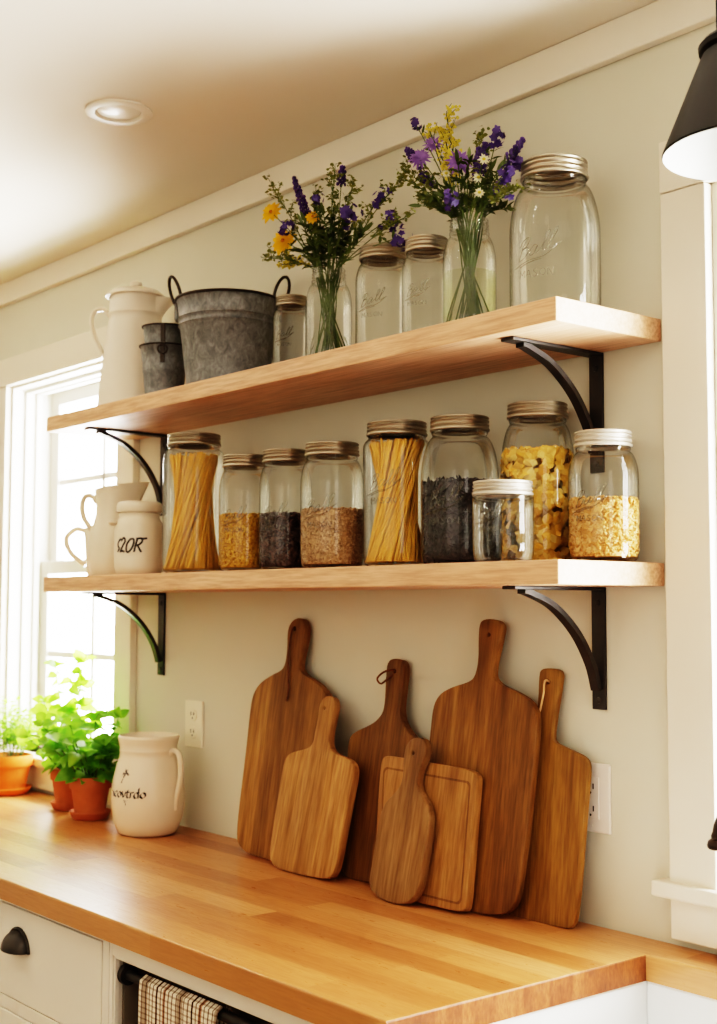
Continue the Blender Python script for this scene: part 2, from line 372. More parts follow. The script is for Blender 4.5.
def window(name, W, nv):
    x0, x1, z0, z1 = W
    r = bpy.data.objects.new(name, None); COL.objects.link(r); r['kind'] = 'structure'
    J = .012
    j = MB(); j.box(x0, x0+J, -.001, .16, z0, z1); j.box(x1-J, x1, -.001, .16, z0, z1); j.box(x0+J, x1-J, -.001, .16, z1-J, z1); j.box(x0+J, x1-J, .02, .16, z0, z0+J)
    j.obj('window_jamb', M['sash'], r, smooth=False)
    s = MB()   # stop mouldings on the jamb
    for y in (.035, .07):
        s.box(x0+J, x0+J+.012, y, y+.016, z0+J, z1-J, .003); s.box(x1-J-.012, x1-J, y, y+.016, z0+J, z1-J, .003); s.box(x0+J+.0125, x1-J-.0125, y, y+.016, z1-J-.012, z1-J, .003)
    s.obj('window_stop', M['sash'], r, smooth=False)
    c = MB(); cw = .085
    c.box(x0-cw, x0, -.02, -.0005, z0, z1-.004, .002); c.box(x1, x1+cw, -.02, -.0005, z0, z1-.004, .002)
    c.box(x0-cw, x1+cw, -.022, -.0005, z1-.003, z1+.08, .002)
    c.obj('window_casing', M['trim'], r, smooth=False)
    MB().box(x0-cw-.025, x1+cw+.025, -.035, .10, z0-.012, z0+.012, .004).obj('window_sill', M['trim'], r, smooth=False)
    MB().box(x0-cw, x1+cw, -.018, -.0005, z0-.075, z0-.0125, .002).obj('window_apron', M['trim'], r, smooth=False)
    zm = (z0+z1)/2
    for (a, b, yy) in ((z0+J+.002, zm+.02, .095), (zm-.02, z1-J-.002, .122)):
        f = MB(); t = .05; X0 = x0+J+.002; X1 = x1-J-.002
        f.box(X0, X0+t, yy, yy+.026, a, b, .002); f.box(X1-t, X1, yy, yy+.026, a, b, .002)
        f.box(X0+t, X1-t, yy, yy+.026, a, a+t*.8, .002); f.box(X0+t, X1-t, yy, yy+.026, b-t*.8, b, .002)
        f = f.obj('window_sash', M['sash'], r, smooth=False)
        m = MB(); za, zb = a+t*.8, b-t*.8
        for k in range(1, nv): xx = X0+t+(X1-X0-2*t)*k/nv; m.box(xx-.009, xx+.009, yy+.004, yy+.022, za, zb, .002)
        m.box(X0+t, X1-t, yy+.004, yy+.022, (za+zb)/2-.009, (za+zb)/2+.009, .002)
        m.obj('muntin', M['sash'], f, smooth=False)
        MB().add([(X0+t, yy+.013, za), (X1-t, yy+.013, za), (X1-t, yy+.013, zb), (X0+t, yy+.013, zb)], [(0,1,2,3)]).obj('window_pane', M['pane'], f, smooth=False)
    return r
window('window_1', W1, 2); window('window_2', W2, 2)

# recessed ceiling light
t = thing('recessed_light', 'round white recessed light set flush in the ceiling', 'ceiling light', (-2.274, -.445, H))
MB().lathe([(.066,-.0005),(.066,-.004),(.062,-.006),(.047,-.006),(.043,-.001),(.043,-.0005)], 40).obj('trim_ring', M['trim'], t)
MB().lathe([(.0428,-.001),(.03,-.004),(.012,-.0055),(.0005,-.006)], 40, cap1=True).obj('lens', M['lens'], t)

# ------------------------------------------------------------------ worktop, cabinets, sink
SX = -1.289; FY = -.595
def slab(x0, x1, y0, y1, z0, z1, mat, name): pass
bm = bmesh.new()
out = [(XL+.002, -.002), (XL+.002, FY), (SX, FY), (SX, -.087), (-.33, -.087), (-.33, FY), (XR-.002, FY), (XR-.002, -.002)]
vs = [bm.verts.new((x, y, .876)) for x, y in out]; f = bm.faces.new(vs)
r = bmesh.ops.extrude_face_region(bm, geom=[f]); bmesh.ops.translate(bm, verts=[q for q in r['geom'] if isinstance(q, bmesh.types.BMVert)], vec=(0,0,CT-.876))
bmesh.ops.recalc_face_normals(bm, faces=bm.faces[:])
bmesh.ops.bevel(bm, geom=[e for e in bm.edges if abs(e.verts[0].co.z-CT) < 1e-4 and abs(e.verts[1].co.z-CT) < 1e-4], offset=.0025, segments=2, profile=.5, affect='EDGES')
me = bpy.data.meshes.new('worktop'); bm.to_mesh(me); bm.free(); me.materials.append(M['butcher']); me.materials.append(M['buttend'])
for pl in me.polygons:
    if abs(pl.normal.x) > .9: pl.material_index = 1
o = bpy.data.objects.new('worktop', me); COL.objects.link(o)
tag(o, 'oiled butcher block wooden worktop running along the wall and around the sink', 'worktop')

CF = -.57       # cabinet front plane
def cab_box(mb, x0, x1, hollow=True):
    T = .016
    mb.box(x0, x0+T, CF+.02, -.01, .1, .8745); mb.box(x1-T, x1, CF+.02, -.01, .1, .8745)
    mb.box(x0+T, x1-T, -.03, -.01, .1, .8745); mb.box(x0+T, x1-T, CF+.02, -.03, .1, .116); mb.box(x0+T, x1-T, CF+.06, CF+.075, .0, .1)
# drawer unit
t = thing('drawer_cabinet', 'cream painted base cabinet with drawers beside the open towel bay', 'cabinet', (-2.26, CF, 0))
X0, X1 = -2.482, -2.036
def loc(mb, o): mb.v = [(x-o[0], y-o[1], z-o[2]) for x, y, z in mb.v]; return mb
L0 = (-2.26, CF, 0)
b = MB(); cab_box(b, X0, X1); loc(b, L0).obj('carcass', M['cabin'], t, smooth=False)
b = MB(); b.box(X0, X0+.022, CF, CF+.02, .1, .8745, .001); b.box(X1-.022, X1, CF, CF+.02, .1, .8745, .001)
for a, c in ((.861, .8745), (.664, .688), (.38, .404), (.1, .13)): b.box(X0+.022, X1-.022, CF, CF+.02, a, c, .001)
loc(b, L0).obj('face_frame', M['cab'], t, smooth=False)
for a, c in ((.690, .859), (.406, .662), (.132, .378)):
    g = MB().box(X0+.0245, X1-.0245, CF-.001, CF+.018, a, c, .0015)
    d = loc(g, L0).obj('drawer', M['cab'], t, smooth=False)
    # bin pull
    p = MB(); n = 20; m_ = 8; vv = []; ff = []
    zc = (a+c)/2 + .010; xc = -2.377
    for i in range(n+1):
        u = pi*i/n
        for k in range(m_+1):
            v_ = (pi/2)*k/m_
            vv.append((xc + .041*cos(u), CF-.002-.030*sin(u)**.8*sin(v_), zc + .036*sin(u)**.8*cos(v_)))
    for i in range(n):
        for k in range(m_):
            A = i*(m_+1)+k; ff.append((A, A+1, A+m_+2, A+m_+1))
    p.add(vv, ff)
    p.tube([(xc+.044*cos(pi*i/20), CF-.003, zc+.039*sin(pi*i/20)) for i in range(21)], .003, 6)
    q = loc(p, L0).obj('cup_pull', M['iron'], d, ang=60); q['label'] = 'black cup shaped bin pull'
# open bay with towel bar
L0 = (-1.7, CF, 0)
t = thing('open_cabinet', 'cream base cabinet with a dark open bay and towel bar', 'cabinet', L0)
X0, X1 = -2.034, -1.329
b = MB(); cab_box(b, X0, X1); loc(b, L0).obj('carcass', M['cabin'], t, smooth=False)
b = MB(); b.box(X0, -2.024, CF, CF+.02, .1, .8745, .001); b.box(X1-.03, X1, CF, CF+.02, .1, .8745, .001); b.box(-2.024, X1-.03, CF, CF+.02, .844, .8745, .001); b.box(-2.024, X1-.03, CF, CF+.02, .1, .13, .001)
loc(b, L0).obj('face_frame', M['cab'], t, smooth=False)
b = MB(); b.box(-2.0238, -2.0195, CF+.003, CF+.012, .13, .8438, .001); b.box(-2.0195, X1-.032, CF+.003, CF+.012, .8395, .8438, .001)
loc(b, L0).obj('bead', M['cab'], t, smooth=False)
BY, BZ = CF+.022, .812
b = MB().tube([(-2.0175, BY, BZ), (X1-.017, BY, BZ)], .0085, 14)
bar = loc(b, L0).obj('towel_bar', M['iron'], t)
for xx in (-2.017, X1-.029): loc(MB().tube([(xx, BY, BZ), (xx+.012, BY, BZ)], .017, 18), L0).obj('flange', M['iron'], bar)
# dish towel folded over the bar
tx0, tx1 = -1.945, -1.720
nx, ns = 40, 46; vv = []; ff = []; uv = []
R = .0125
for i in range(nx+1):
    x = tx0 + (tx1-tx0)*i/nx
    for k in range(ns+1):
        s = -.30 + .64*k/ns
        if s < 0: y, z = BY+R, BZ+s
        elif s < pi*R: a = s/R; y, z = BY+R*cos(a), BZ+R*sin(a)
        else: y, z = BY-R, BZ-(s-pi*R)
        d = min(1, abs(s)*4)
        fold = .0035*sin(i*.55+.3)*d + .002*sin(i*1.3)*d
        vv.append((x, y - abs(fold)*(1 if y < BY else -1), z)); uv.append((x-tx0, s+.3))
for i in range(nx):
    for k in range(ns):
        A = i*(ns+1)+k; ff.append((A, A+1, A+ns+2, A+ns+1))
b = MB().add(vv, ff); o = b.obj('dish_towel', M['plaid'], ang=80)
lay = o.data.uv_layers.new(name='UVMap')
for lp in o.data.loops: lay.data[lp.index].uv = uv[lp.vertex_index]
sd = o.modifiers.new('thick', 'SOLIDIFY'); sd.thickness = .004; sd.offset = 1
tag(o, 'plaid cream and brown cotton dish towel hanging over the black bar', 'towel')
# far cabinet to the left and sink base
for nm, lb, X0, X1 in (('door_cabinet', 'cream painted base cabinet under the worktop below the window', -3.4, -2.484),):
    L0 = ((X0+X1)/2, CF, 0); t = thing(nm, lb, 'cabinet', L0)
    b = MB(); cab_box(b, X0, X1); loc(b, L0).obj('carcass', M['cabin'], t, smooth=False)
    loc(MB().box(X0, X1, CF, CF+.02, .1, .8745, .001), L0).obj('door', M['cab'], t, smooth=False)
L0 = (-.81, -.35, .62)
t = thing('farmhouse_sink', 'white glazed sink below the cut in the wooden worktop', 'sink', L0)
b = MB(); a0, a1, y0, y1, zt, zb, T = SX-.004, -.334, -.64, -.083, .8755, .64, .03
b.box(a0-T, a0, y0, y1+T, zb-T, zt, .004); b.box(a1, a1+T, y0, y1+T, zb-T, zt, .004); b.box(a0, a1, y1, y1+T, zb-T, zt, .004); b.box(a0, a1, y0, y0+T, zb-T, zt, .004); b.box(a0, a1, y0+T, y1, zb-T, zb, .004)
loc(b, L0).obj('basin', M['sink'], t, smooth=False)
b = MB(); b.lathe([(.045,.0),(.045,.003),(.03,.002),(.028,-.004),(.001,-.005)], 24, o=(-.81, -.36, zb+.0005)); loc(b, L0).obj('drain', M['zinc'], t)
b = MB(); cab_box(b, a0-T, a1+T); 
for i, q in enumerate(b.v): b.v[i] = (q[0], q[1], min(q[2], .605))
L0 = (-.81, CF, 0); t = thing('sink_cabinet', 'cream base cabinet carrying the white sink', 'cabinet', L0)
loc(b, L0).obj('carcass', M['cabin'], t, smooth=False)
for a, c in ((-1.32, -.815), (-.809, -.31)): loc(MB().box(a, c, CF, CF+.02, .1, .6, .002), L0).obj('door', M['cab'], t, smooth=False)
# faucet
fx, fy = -1.0, -.0435
t = thing('faucet', 'dark bronze gooseneck faucet with bell shaped spout over the sink', 'faucet', (fx, fy, CT))
MB().lathe([(.026,.0),(.026,.006),(.021,.012),(.017,.03),(.015,.05),(.018,.055),(.018,.07),(.013,.08)], 24, cap0=True, cap1=True).obj('base', M['bronze'], t)
sx, sy, sz = -1.077-fx, -.171-fy, 1.108-CT
P = bez([(0,0,.07),(0,0,.25),(-.006,-.01,.36),(sx*.5,sy*.5,.425),(sx*.94,sy*.94,.38),(sx,sy,.31),(sx,sy,sz+.07)], 10)
MB().tube(P, .0092, 14).obj('spout', M['bronze'], t)
MB().lathe([(.0005,.004),(.026,.004),(.0305,0),(.0315,.004),(.0300,.009),(.0255,.012),(.0260,.017),(.0240,.021),(.0225,.03),(.0175,.045),(.0130,.058),(.0135,.062),(.0135,.068),(.0098,.075)], 28, o=(sx,sy,sz), cap0=True).obj('bell', M['bronze'], t)
MB().tube([(.016,-.005,.062),(.05,-.02,.075),(.075,-.03,.095)], [.006,.005,.006], 10).obj('lever', M['bronze'], t)
# pendant lamp
px, py, pz = -.996, -.207, 2.028
t = thing('pendant_lamp', 'black metal cone lamp shade with white inside hanging by the window', 'lamp', (px, py, pz))
MB().lathe([(.119,0),(.120,.002),(.068,.130),(.066,.134),(.055,.136)], 48).obj('lamp_shade', M['shade'], t)
q = MB().lathe([(.1185,-.001),(.1180,.002),(.0665,.128),(.064,.132),(.02,.133),(.001,.133)], 48).obj('shade_lining', M['shadein'], t); q['label'] = 'white enamel lining'
MB().lathe([(.060,.134),(.070,.139),(.071,.146),(.066,.152),(.050,.155),(.047,.165),(.047,.215),(.028,.23),(.012,.24),(.006,.25)], 36, cap1=True).obj('socket', M['shade'], t)
MB().tube([(0,0,.24),(0,0,H-pz-.015)], .005, 10).obj('stem', M['shade'], t)
MB().lathe([(.008,H-pz-.03),(.05,H-pz-.018),(.055,H-pz-.001)], 32, cap1=True).obj('canopy', M['shade'], t)
MB().lathe([(.0005,.03),(.014,.034),(.026,.05),(.028,.065),(.022,.085),(.013,.1),(.013,.13)], 24).obj('bulb', M['lens'], t)

# outlets
def outlet(x, z, wd, ht, mat, label, decora):
    t = thing('outlet', label, 'outlet', (x, 0, z))
    MB().box(-wd/2, wd/2, -.006, -.0004, -ht/2, ht/2, .002).obj('cover_plate', mat, t, smooth=False)
    if decora:
        MB().box(-.017, .017, -.0085, -.006, -.034, .034, .001).obj('receptacle', mat, t, smooth=False)
        for zz in (-.018, .018):
            for xx in (-.006, .006): MB().box(xx-.0013, xx+.0013, -.0088, -.0084, zz-.004, zz+.005).obj('slot', M['dark'], t, smooth=False)
            MB().blob((0, -.0086, zz-.010), .0022, .0005, .0022).obj('ground_hole', M['dark'], t)
    else:
        for zz in (-.02, .02):
            rc = MB().lathe([(.0165,0),(.0165,.002),(.0155,.0028),(.0003,.0028)], 24)
            rc.v = [(a*.95, -.006-c, zz+b*.85) for a, b, c in rc.v]
            rr = rc.obj('receptacle', mat, t)
            for xx in (-.006, .006): MB().box(xx-.0011, xx+.0011, -.0094, -.0086, zz, zz+.008).obj('slot', M['dark'], rr, smooth=False)
            MB().blob((0, -.009, zz-.006), .0024, .0006, .0024).obj('ground_hole', M['dark'], rr)
    for zz in ((0,) if not decora else (-ht/2+.01, ht/2-.01)): MB().blob((0, -.0062, zz), .0028, .001, .0028, 10).obj('screw', mat, t)
outlet(-2.670, 1.155, .074, .108, M['plate'], 'ivory wall outlet above the cream crock beside the left window', False)
outlet(-1.461, 1.119, .076, .112, M['platew'], 'white wall outlet partly behind the slim cutting board at the end', True)

# ------------------------------------------------------------------ shelves and brackets
def shelf(z, T, label):
    x0, x1 = -2.966, -1.311
    b = MB().box(x0, x1, -.248, -.0008, z-T, z, .002); b.v = [(x+2.14, y, q-z) for x, y, q in b.v]
    o = b.obj('shelf', M['shelf'], smooth=False, loc=(-2.14, 0, z)); tag(o, label, 'shelf', 'open wooden wall shelves')
shelf(ZU, .0364, 'upper pale wooden wall shelf carrying the flowers and tub')
shelf(ZL, .0364, 'lower pale wooden wall shelf carrying the pantry jars')
def bracket():
    t = thing('shelf_bracket', 'x', 'bracket', (0,0,0), group='black iron shelf brackets')
    wdt = .028
    MB().box(-wdt/2, wdt/2, -.006, -.0006, -.200, -.0006, .0012).obj('wall_plate', M['iron'], t, smooth=False)
    MB().box(-wdt/2, wdt/2, -.215, -.006, -.006, -.0006, .0012).obj('shelf_plate', M['iron'], t, smooth=False)
    pts = [(0, -.178*cos(a)**1.0 - .009, -.008 - .152*sin(a)) for a in [pi/2*k/16 for k in range(17)]]
    # a quarter arch bowed towards the wall corner
    pts = bez([(0,-.186,-.008),(0,-.170,-.011),(0,-.115,-.032),(0,-.062,-.074),(0,-.026,-.125),(0,-.011,-.168)], 8)
    b = MB(); n = len(pts); v = []; f = []
    for k, p in enumerate(pts):
        tg = (pts[min(k+1,n-1)]-pts[max(k-1,0)]).normalized(); nr = Vector((0, -tg.z, tg.y))
        for sx_ in (-.0085, .0085):
            for sn in (-.0045, .0045): v.append((sx_, p.y+nr.y*sn, p.z+nr.z*sn))
    for k in range(n-1):
        a = 4*k
        f += [(a,a+1,a+5,a+4),(a+2,a+6,a+7,a+3),(a,a+4,a+6,a+2),(a+1,a+3,a+7,a+5)]
    f += [(0,2,3,1),(4*n-4,4*n-3,4*n-1,4*n-2)]
    b.add(v, f); b.obj('arch', M['iron'], t, ang=35)
    for zz in (-.026, -.185):
        s = MB().lathe([(.0055,0),(.005,.0015),(.003,.0022),(.0004,.0024)], 12); s.v = [(x, -.006-z, zz+y) for x, y, z in s.v]; s.obj('screw', M['iron'], t)
    return t
proto = bracket()
for i, (x, z, lb) in enumerate(((-1.4435, ZU-.0364, 'black iron bracket under the end of the upper shelf near the lamp'), (-1.4435, ZL-.0364, 'black iron bracket under the lower shelf above the slim cutting board'),
        (-2.822, ZU-.0364, 'black iron bracket under the upper shelf below the white lidded coffee pot'), (-2.822, ZL-.0364, 'black iron bracket under the lower shelf above the stoneware crock'))):
    o = proto if i == 0 else copy_tree(proto)
    o.location = (x, 0, z); o['label'] = lb

# ------------------------------------------------------------------ cutting boards
BOARDS = {
'A': dict(x=-2.2324, y=-0.095, tilt=8.54, pts=[(-0.0046, 0.4925), (-0.0226, 0.4897), (-0.0378, 0.4783), (-0.0399, 0.4616), (-0.034, 0.4287), (-0.0332, 0.3991), (-0.0438, 0.381), (-0.0784, 0.3697), (-0.1179, 0.3513), (-0.136, 0.3283), (-0.1396, 0.298), (-0.1351, 0.2119), (-0.1344, 0.133), (-0.1333, 0.0679), (-0.129, 0.0296), (-0.1186, 0.0149), (-0.0993, 0.0067), (-0.0754, 0.0018), (-0.0051, 0.0006), (0.1023, 0.0017), (0.1261, 0.0094), (0.1359, 0.0258), (0.1396, 0.0772), (0.138, 0.1859), (0.1348, 0.2837), (0.1308, 0.3144), (0.119, 0.3336), (0.0947, 0.353), (0.0675, 0.3644), (0.027, 0.3767), (0.0118, 0.3877), (0.0091, 0.4006), (0.0146, 0.4365), (0.0165, 0.4692), (0.0088, 0.4854)], ex=[(-0.0184, 0.4699), (-0.0091, 0.4098), (-0.0048, 0.3223)]),
'B': dict(x=-2.0766, y=-0.14, tilt=12.20, pts=[(-0.0049, 0.3403), (-0.02, 0.3332), (-0.0262, 0.3191), (-0.0233, 0.2945), (-0.0254, 0.2696), (-0.0243, 0.2481), (-0.0354, 0.2337), (-0.0643, 0.2269), (-0.0963, 0.2185), (-0.1083, 0.2055), (-0.1091, 0.1692), (-0.1079, 0.0949), (-0.1044, 0.028), (-0.0994, 0.0117), (-0.0837, 0.002), (-0.0617, -0.0019), (0.0651, 0.0006), (0.0876, 0.0053), (0.1004, 0.017), (0.1035, 0.0403), (0.1063, 0.1096), (0.1091, 0.1797), (0.1085, 0.203), (0.1011, 0.217), (0.084, 0.2243), (0.0554, 0.2276), (0.0312, 0.2345), (0.0185, 0.2486), (0.0148, 0.2726), (0.0181, 0.3035), (0.0164, 0.3279), (0.0089, 0.3373)], ex=[(-0.0104, 0.317)]),
'C': dict(x=-1.9282, y=-0.088, tilt=8.91, pts=[(-0.0025, 0.4253), (-0.0176, 0.423), (-0.0232, 0.4132), (-0.0216, 0.3892), (-0.0155, 0.3357), (-0.023, 0.3162), (-0.0455, 0.2981), (-0.097, 0.2795), (-0.1093, 0.2682), (-0.1102, 0.2482), (-0.1029, 0.1916), (-0.0991, 0.1086), (-0.0925, 0.0271), (-0.0801, 0.0126), (-0.0558, 0.0094), (0.0693, 0.0146), (0.0939, 0.0213), (0.1067, 0.0452), (0.1102, 0.123), (0.1076, 0.2122), (0.1026, 0.2569), (0.0928, 0.2743), (0.067, 0.2838), (0.0451, 0.2984), (0.0293, 0.3178), (0.0231, 0.3379), (0.024, 0.3881), (0.0234, 0.4118), (0.0142, 0.4234)], ex=[(-0.0003, 0.4032)]),
'D': dict(x=-1.7820, y=-0.162, tilt=11.67, pts=[(0.0075, 0.2896), (-0.0097, 0.285), (-0.0204, 0.273), (-0.022, 0.2539), (-0.0172, 0.2294), (-0.0174, 0.2045), (-0.0323, 0.1853), (-0.0511, 0.1705), (-0.0608, 0.1499), (-0.0623, 0.1166), (-0.0625, 0.0672), (-0.0642, 0.0315), (-0.0585, 0.0188), (-0.0417, 0.0097), (-0.0153, 0.0055), (0.0114, 0.0052), (0.0333, 0.0094), (0.0509, 0.0207), (0.0607, 0.0379), (0.0628, 0.0748), (0.0642, 0.1224), (0.0628, 0.154), (0.0546, 0.1733), (0.0404, 0.1862), (0.0248, 0.198), (0.0164, 0.2134), (0.018, 0.2355), (0.0277, 0.2582), (0.0273, 0.2747), (0.0199, 0.2862)], ex=[(-0.0013, 0.2623)]),
'E': dict(x=-1.7798, y=-0.128, tilt=15.26, pts=[(-0.0084, 0.2508), (-0.1126, 0.2536), (-0.125, 0.2493), (-0.1288, 0.2361), (-0.1209, 0.1479), (-0.1039, 0.0138), (-0.0984, 0.0025), (-0.082, -0.0009), (0.0361, 0.0029), (0.1131, 0.0041), (0.1248, 0.0073), (0.1288, 0.017), (0.1238, 0.1188), (0.1188, 0.2261), (0.1161, 0.2395), (0.1069, 0.2457), (0.0893, 0.2482)], ex=[]),
'F': dict(x=-1.6666, y=-0.1, tilt=8.02, pts=[(0.0039, 0.5012), (-0.0172, 0.5004), (-0.025, 0.4942), (-0.0244, 0.4711), (-0.0187, 0.4289), (-0.0233, 0.3998), (-0.0361, 0.3872), (-0.0827, 0.3754), (-0.112, 0.361), (-0.1242, 0.3388), (-0.1241, 0.2896), (-0.124, 0.2286), (-0.1257, 0.1198), (-0.1291, 0.024), (-0.1247, 0.007), (-0.107, -0.0019), (0.0176, -0.0007), (0.0683, 0.0021), (0.0928, 0.0086), (0.1107, 0.0209), (0.1196, 0.0415), (0.1265, 0.141), (0.1291, 0.2635), (0.1285, 0.3197), (0.1239, 0.3448), (0.111, 0.3612), (0.0818, 0.374), (0.0442, 0.3838), (0.0223, 0.3934), (0.0148, 0.4061), (0.0166, 0.43), (0.0236, 0.466), (0.0271, 0.49), (0.0194, 0.4983)], ex=[(-0.0011, 0.4752)]),
'G': dict(x=-1.5280, y=-0.062, tilt=5.83, pts=[(-0.008, 0.4133), (-0.0273, 0.412), (-0.0314, 0.4043), (-0.0296, 0.3555), (-0.0314, 0.3039), (-0.0404, 0.2889), (-0.0587, 0.2731), (-0.0691, 0.255), (-0.0739, 0.1743), (-0.0785, 0.0491), (-0.0834, 0.0146), (-0.0785, 0.0053), (-0.0506, 0.0029), (0.0552, 0.0033), (0.0673, 0.006), (0.0739, 0.0146), (0.078, 0.0632), (0.0806, 0.1599), (0.0834, 0.2468), (0.0829, 0.2631), (0.0764, 0.2724), (0.0592, 0.2786), (0.0251, 0.2868), (0.0081, 0.2916), (0.002, 0.3007), (0.0046, 0.3348), (0.0132, 0.3976), (0.0123, 0.4089), (0.0059, 0.4127)], ex=[(-0.0124, 0.3919), (-0.0234, 0.3375)]),

}
def board(key, T, label, mat, loop=None, groove=False):
    d = BOARDS[key]
    pts = d['pts']; s0 = min(p[1] for p in pts); sc = d.get('sc', 1); pts = [(x, (s-s0)*sc) for x, s in pts]
    cu = bpy.data.curves.new('c', 'CURVE'); cu.dimensions = '2D'; cu.fill_mode = 'BOTH'; cu.extrude = T/2-.0025; cu.bevel_depth = .0025; cu.bevel_resolution = 2
    def spl(q):
        s = cu.splines.new('POLY'); s.points.add(len(q)-1)
        for i, (x, y) in enumerate(q): s.points[i].co = (x, y, 0, 1)
        s.use_cyclic_u = True
    spl(smooth_poly(pts, 2))
    hole = d['ex'][0] if d['ex'] else None
    if hole:
        hx, hy = hole[0], (hole[1]-s0)*sc; hr = d.get('hr', .006); spl([(hx+hr*cos(a), hy+hr*sin(a)) for a in [2*pi*k/16 for k in range(16)]])
    oc = bpy.data.objects.new('c', cu); COL.objects.link(oc)
    dg = bpy.context.evaluated_depsgraph_get(); me = bpy.data.meshes.new_from_object(oc.evaluated_get(dg))
    bpy.data.objects.remove(oc); bpy.data.curves.remove(cu)
    for v in me.vertices: v.co = (v.co.x, T/2 - v.co.z, v.co.y)
    me.flip_normals(); me.name = 'cutting_board'
    bm = bmesh.new(); bm.from_mesh(me); bmesh.ops.remove_doubles(bm, verts=bm.verts[:], dist=1e-5); bmesh.ops.recalc_face_normals(bm, faces=bm.faces[:]); bm.to_mesh(me); bm.free()
    me.polygons.foreach_set('use_smooth', [True]*len(me.polygons)); me.set_sharp_from_angle(angle=radians(50))
    me.materials.clear(); me.materials.append(mat)
    o = bpy.data.objects.new('cutting_board', me); COL.objects.link(o)
    tl = radians(d['tilt'])
    o.location = (d['x'], d['y'], CT + .0006 + T*sin(tl)); o.rotation_euler = (-tl, 0, 0)
    tag(o, label, 'cutting board', 'wooden cutting boards leaning on the wall')
    if hole and loop:
        P = [(hx+a, c, hy+b) for a, c, b in loop]
        q = MB().tube(bez(P, 6), .0019, 7); q.obj('cord', M['leather'] if key != 'G' else M['paleleather'], o)['label'] = 'brown leather hanging cord' if key != 'G' else 'pale hanging cord'
    if groove:
        # juice groove: a shallow dark channel following the rim
        ch = []
        for cx, cz, a0 in ((.098,.206,0),(-.108,.210,pi/2),(-.082,.026,pi),(.108,.026,1.5*pi)):
            for k in range(7):
                a = a0 + pi/2*k/6; ch.append((cx+.010*cos(a), cz+.010*sin(a)))
        ctr = (sum(q[0] for q in ch)/len(ch), sum(q[1] for q in ch)/len(ch)); b = MB(); v = []; f = []; n = len(ch)
        for x, z in ch:
            dx, dz = x-ctr[0], z-ctr[1]; L = math.hypot(dx, dz)
            for w_ in (-.0026, 0, .0026): v.append((x+dx/L*w_, -.0004 if w_ else -.0003, z+dz/L*w_))
        for i in range(n):
            for k in range(2): f.append((3*i+k, 3*i+k+1, 3*((i+1) % n)+k+1, 3*((i+1) % n)+k))
        b.add(v, f).obj('juice_groove', M['groove'], o)
    return o
board('A', .018, 'large rounded wooden cutting board with brown cord, nearest the cream crock', M['bA'],
      [(0,.011,.0),(.002,-.003,.004),(-.004,-.004,-.012),(-.006,-.0035,-.05),(.002,-.0035,-.09),(.010,-.0035,-.125),(.008,-.0035,-.150)])
board('B', .017, 'pale small cutting board with short handle in front of the large one', M['bB'])
board('C', .018, 'dark brown cutting board behind the small paddle, cord ring in its handle', M['bC'],
      [(0,.010,0),(-.004,-.004,.002),(-.016,-.016,-.006),(-.024,-.02,-.018),(-.018,-.014,-.026),(-.008,-.006,-.014),(-.002,.004,-.004)])
board('D', .018, 'small narrow paddle cutting board with round hole, in front of grooved board', M['bD'])
BOARDS['F'].update(sc=.982); BOARDS['B'].update(sc=.965, hr=.008); BOARDS['D'].update(hr=.0085); BOARDS['A'].update(sc=.99)
BOARDS['E'].update(x=-1.760, sc=.945, y=-.132, tilt=math.degrees(math.atan2(.042, .242)))
board('E', .018, 'rectangular cutting board without handle, juice groove around its edge', M['bE'], groove=True)
board('F', .015, 'tallest wide cutting board with handle hole, between grooved and slim boards', M['bF'])
board('G', .012, 'slim long cutting board with light cord, in front of the white outlet', M['bG'],
      [(0,.009,0),(-.002,-.004,.002),(-.003,-.005,-.02),(-.008,-.005,-.045),(-.012,-.005,-.055)])

# ------------------------------------------------------------------ jars
VIEW = math.atan2(-1.7+.14, 0)   # unused bearing kept simple
def face_angle(x, y): return math.atan2(-1.7-y, 0-x)      # bearing from an object to the room's viewing side
SCRIPT = [ # "Ball" in slanted script: B, a, l, l, underline flourish (unit box about 4 x 2)
 [(.1,.05),(.35,.95),(.55,1.5)], [(.05,1.15),(.3,1.55),(.8,1.65),(.95,1.35),(.75,1.0),(.35,.85)], [(.35,.85),(.9,.85),(1.0,.45),(.7,.1),(.2,.05)],
 [(1.75,.75),(1.5,.85),(1.2,.5),(1.25,.15),(1.55,.15),(1.8,.7)], [(1.8,.7),(1.7,.25),(1.9,.15),(2.1,.35)],
 [(2.1,.35),(2.5,1.1),(2.6,1.6),(2.4,1.6),(2.3,1.0),(2.3,.25),(2.5,.15),(2.65,.35)], [(2.65,.35),(3.05,1.1),(3.2,1.7),(3.0,1.7),(2.85,1.0),(2.85,.25),(3.05,.15),(3.4,.4)],
 [(-.2,-.35),(1.2,-.25),(2.6,-.3),(3.7,.5)], [(.4,-.5),(1.4,-.42),(2.4,-.5)] ]
def letters(word):
    G = {'M':[[(0,0),(0,1),(.4,.4),(.8,1),(.8,0)]],'A':[[(0,0),(.4,1),(.8,0)],[(.18,.4),(.62,.4)]],'S':[[(.7,.85),(.4,1),(.1,.8),(.35,.52),(.68,.28),(.4,0),(.05,.15)]],
         'O':[[(.4,0),(.05,.3),(.05,.7),(.4,1),(.75,.7),(.75,.3),(.4,0)]],'N':[[(0,0),(0,1),(.75,0),(.75,1)]]}
    out = []; x = 0
    for ch in word:
        for s in G[ch]: out.append([(x+a, b) for a, b in s])
        x += 1.05
    return out, x
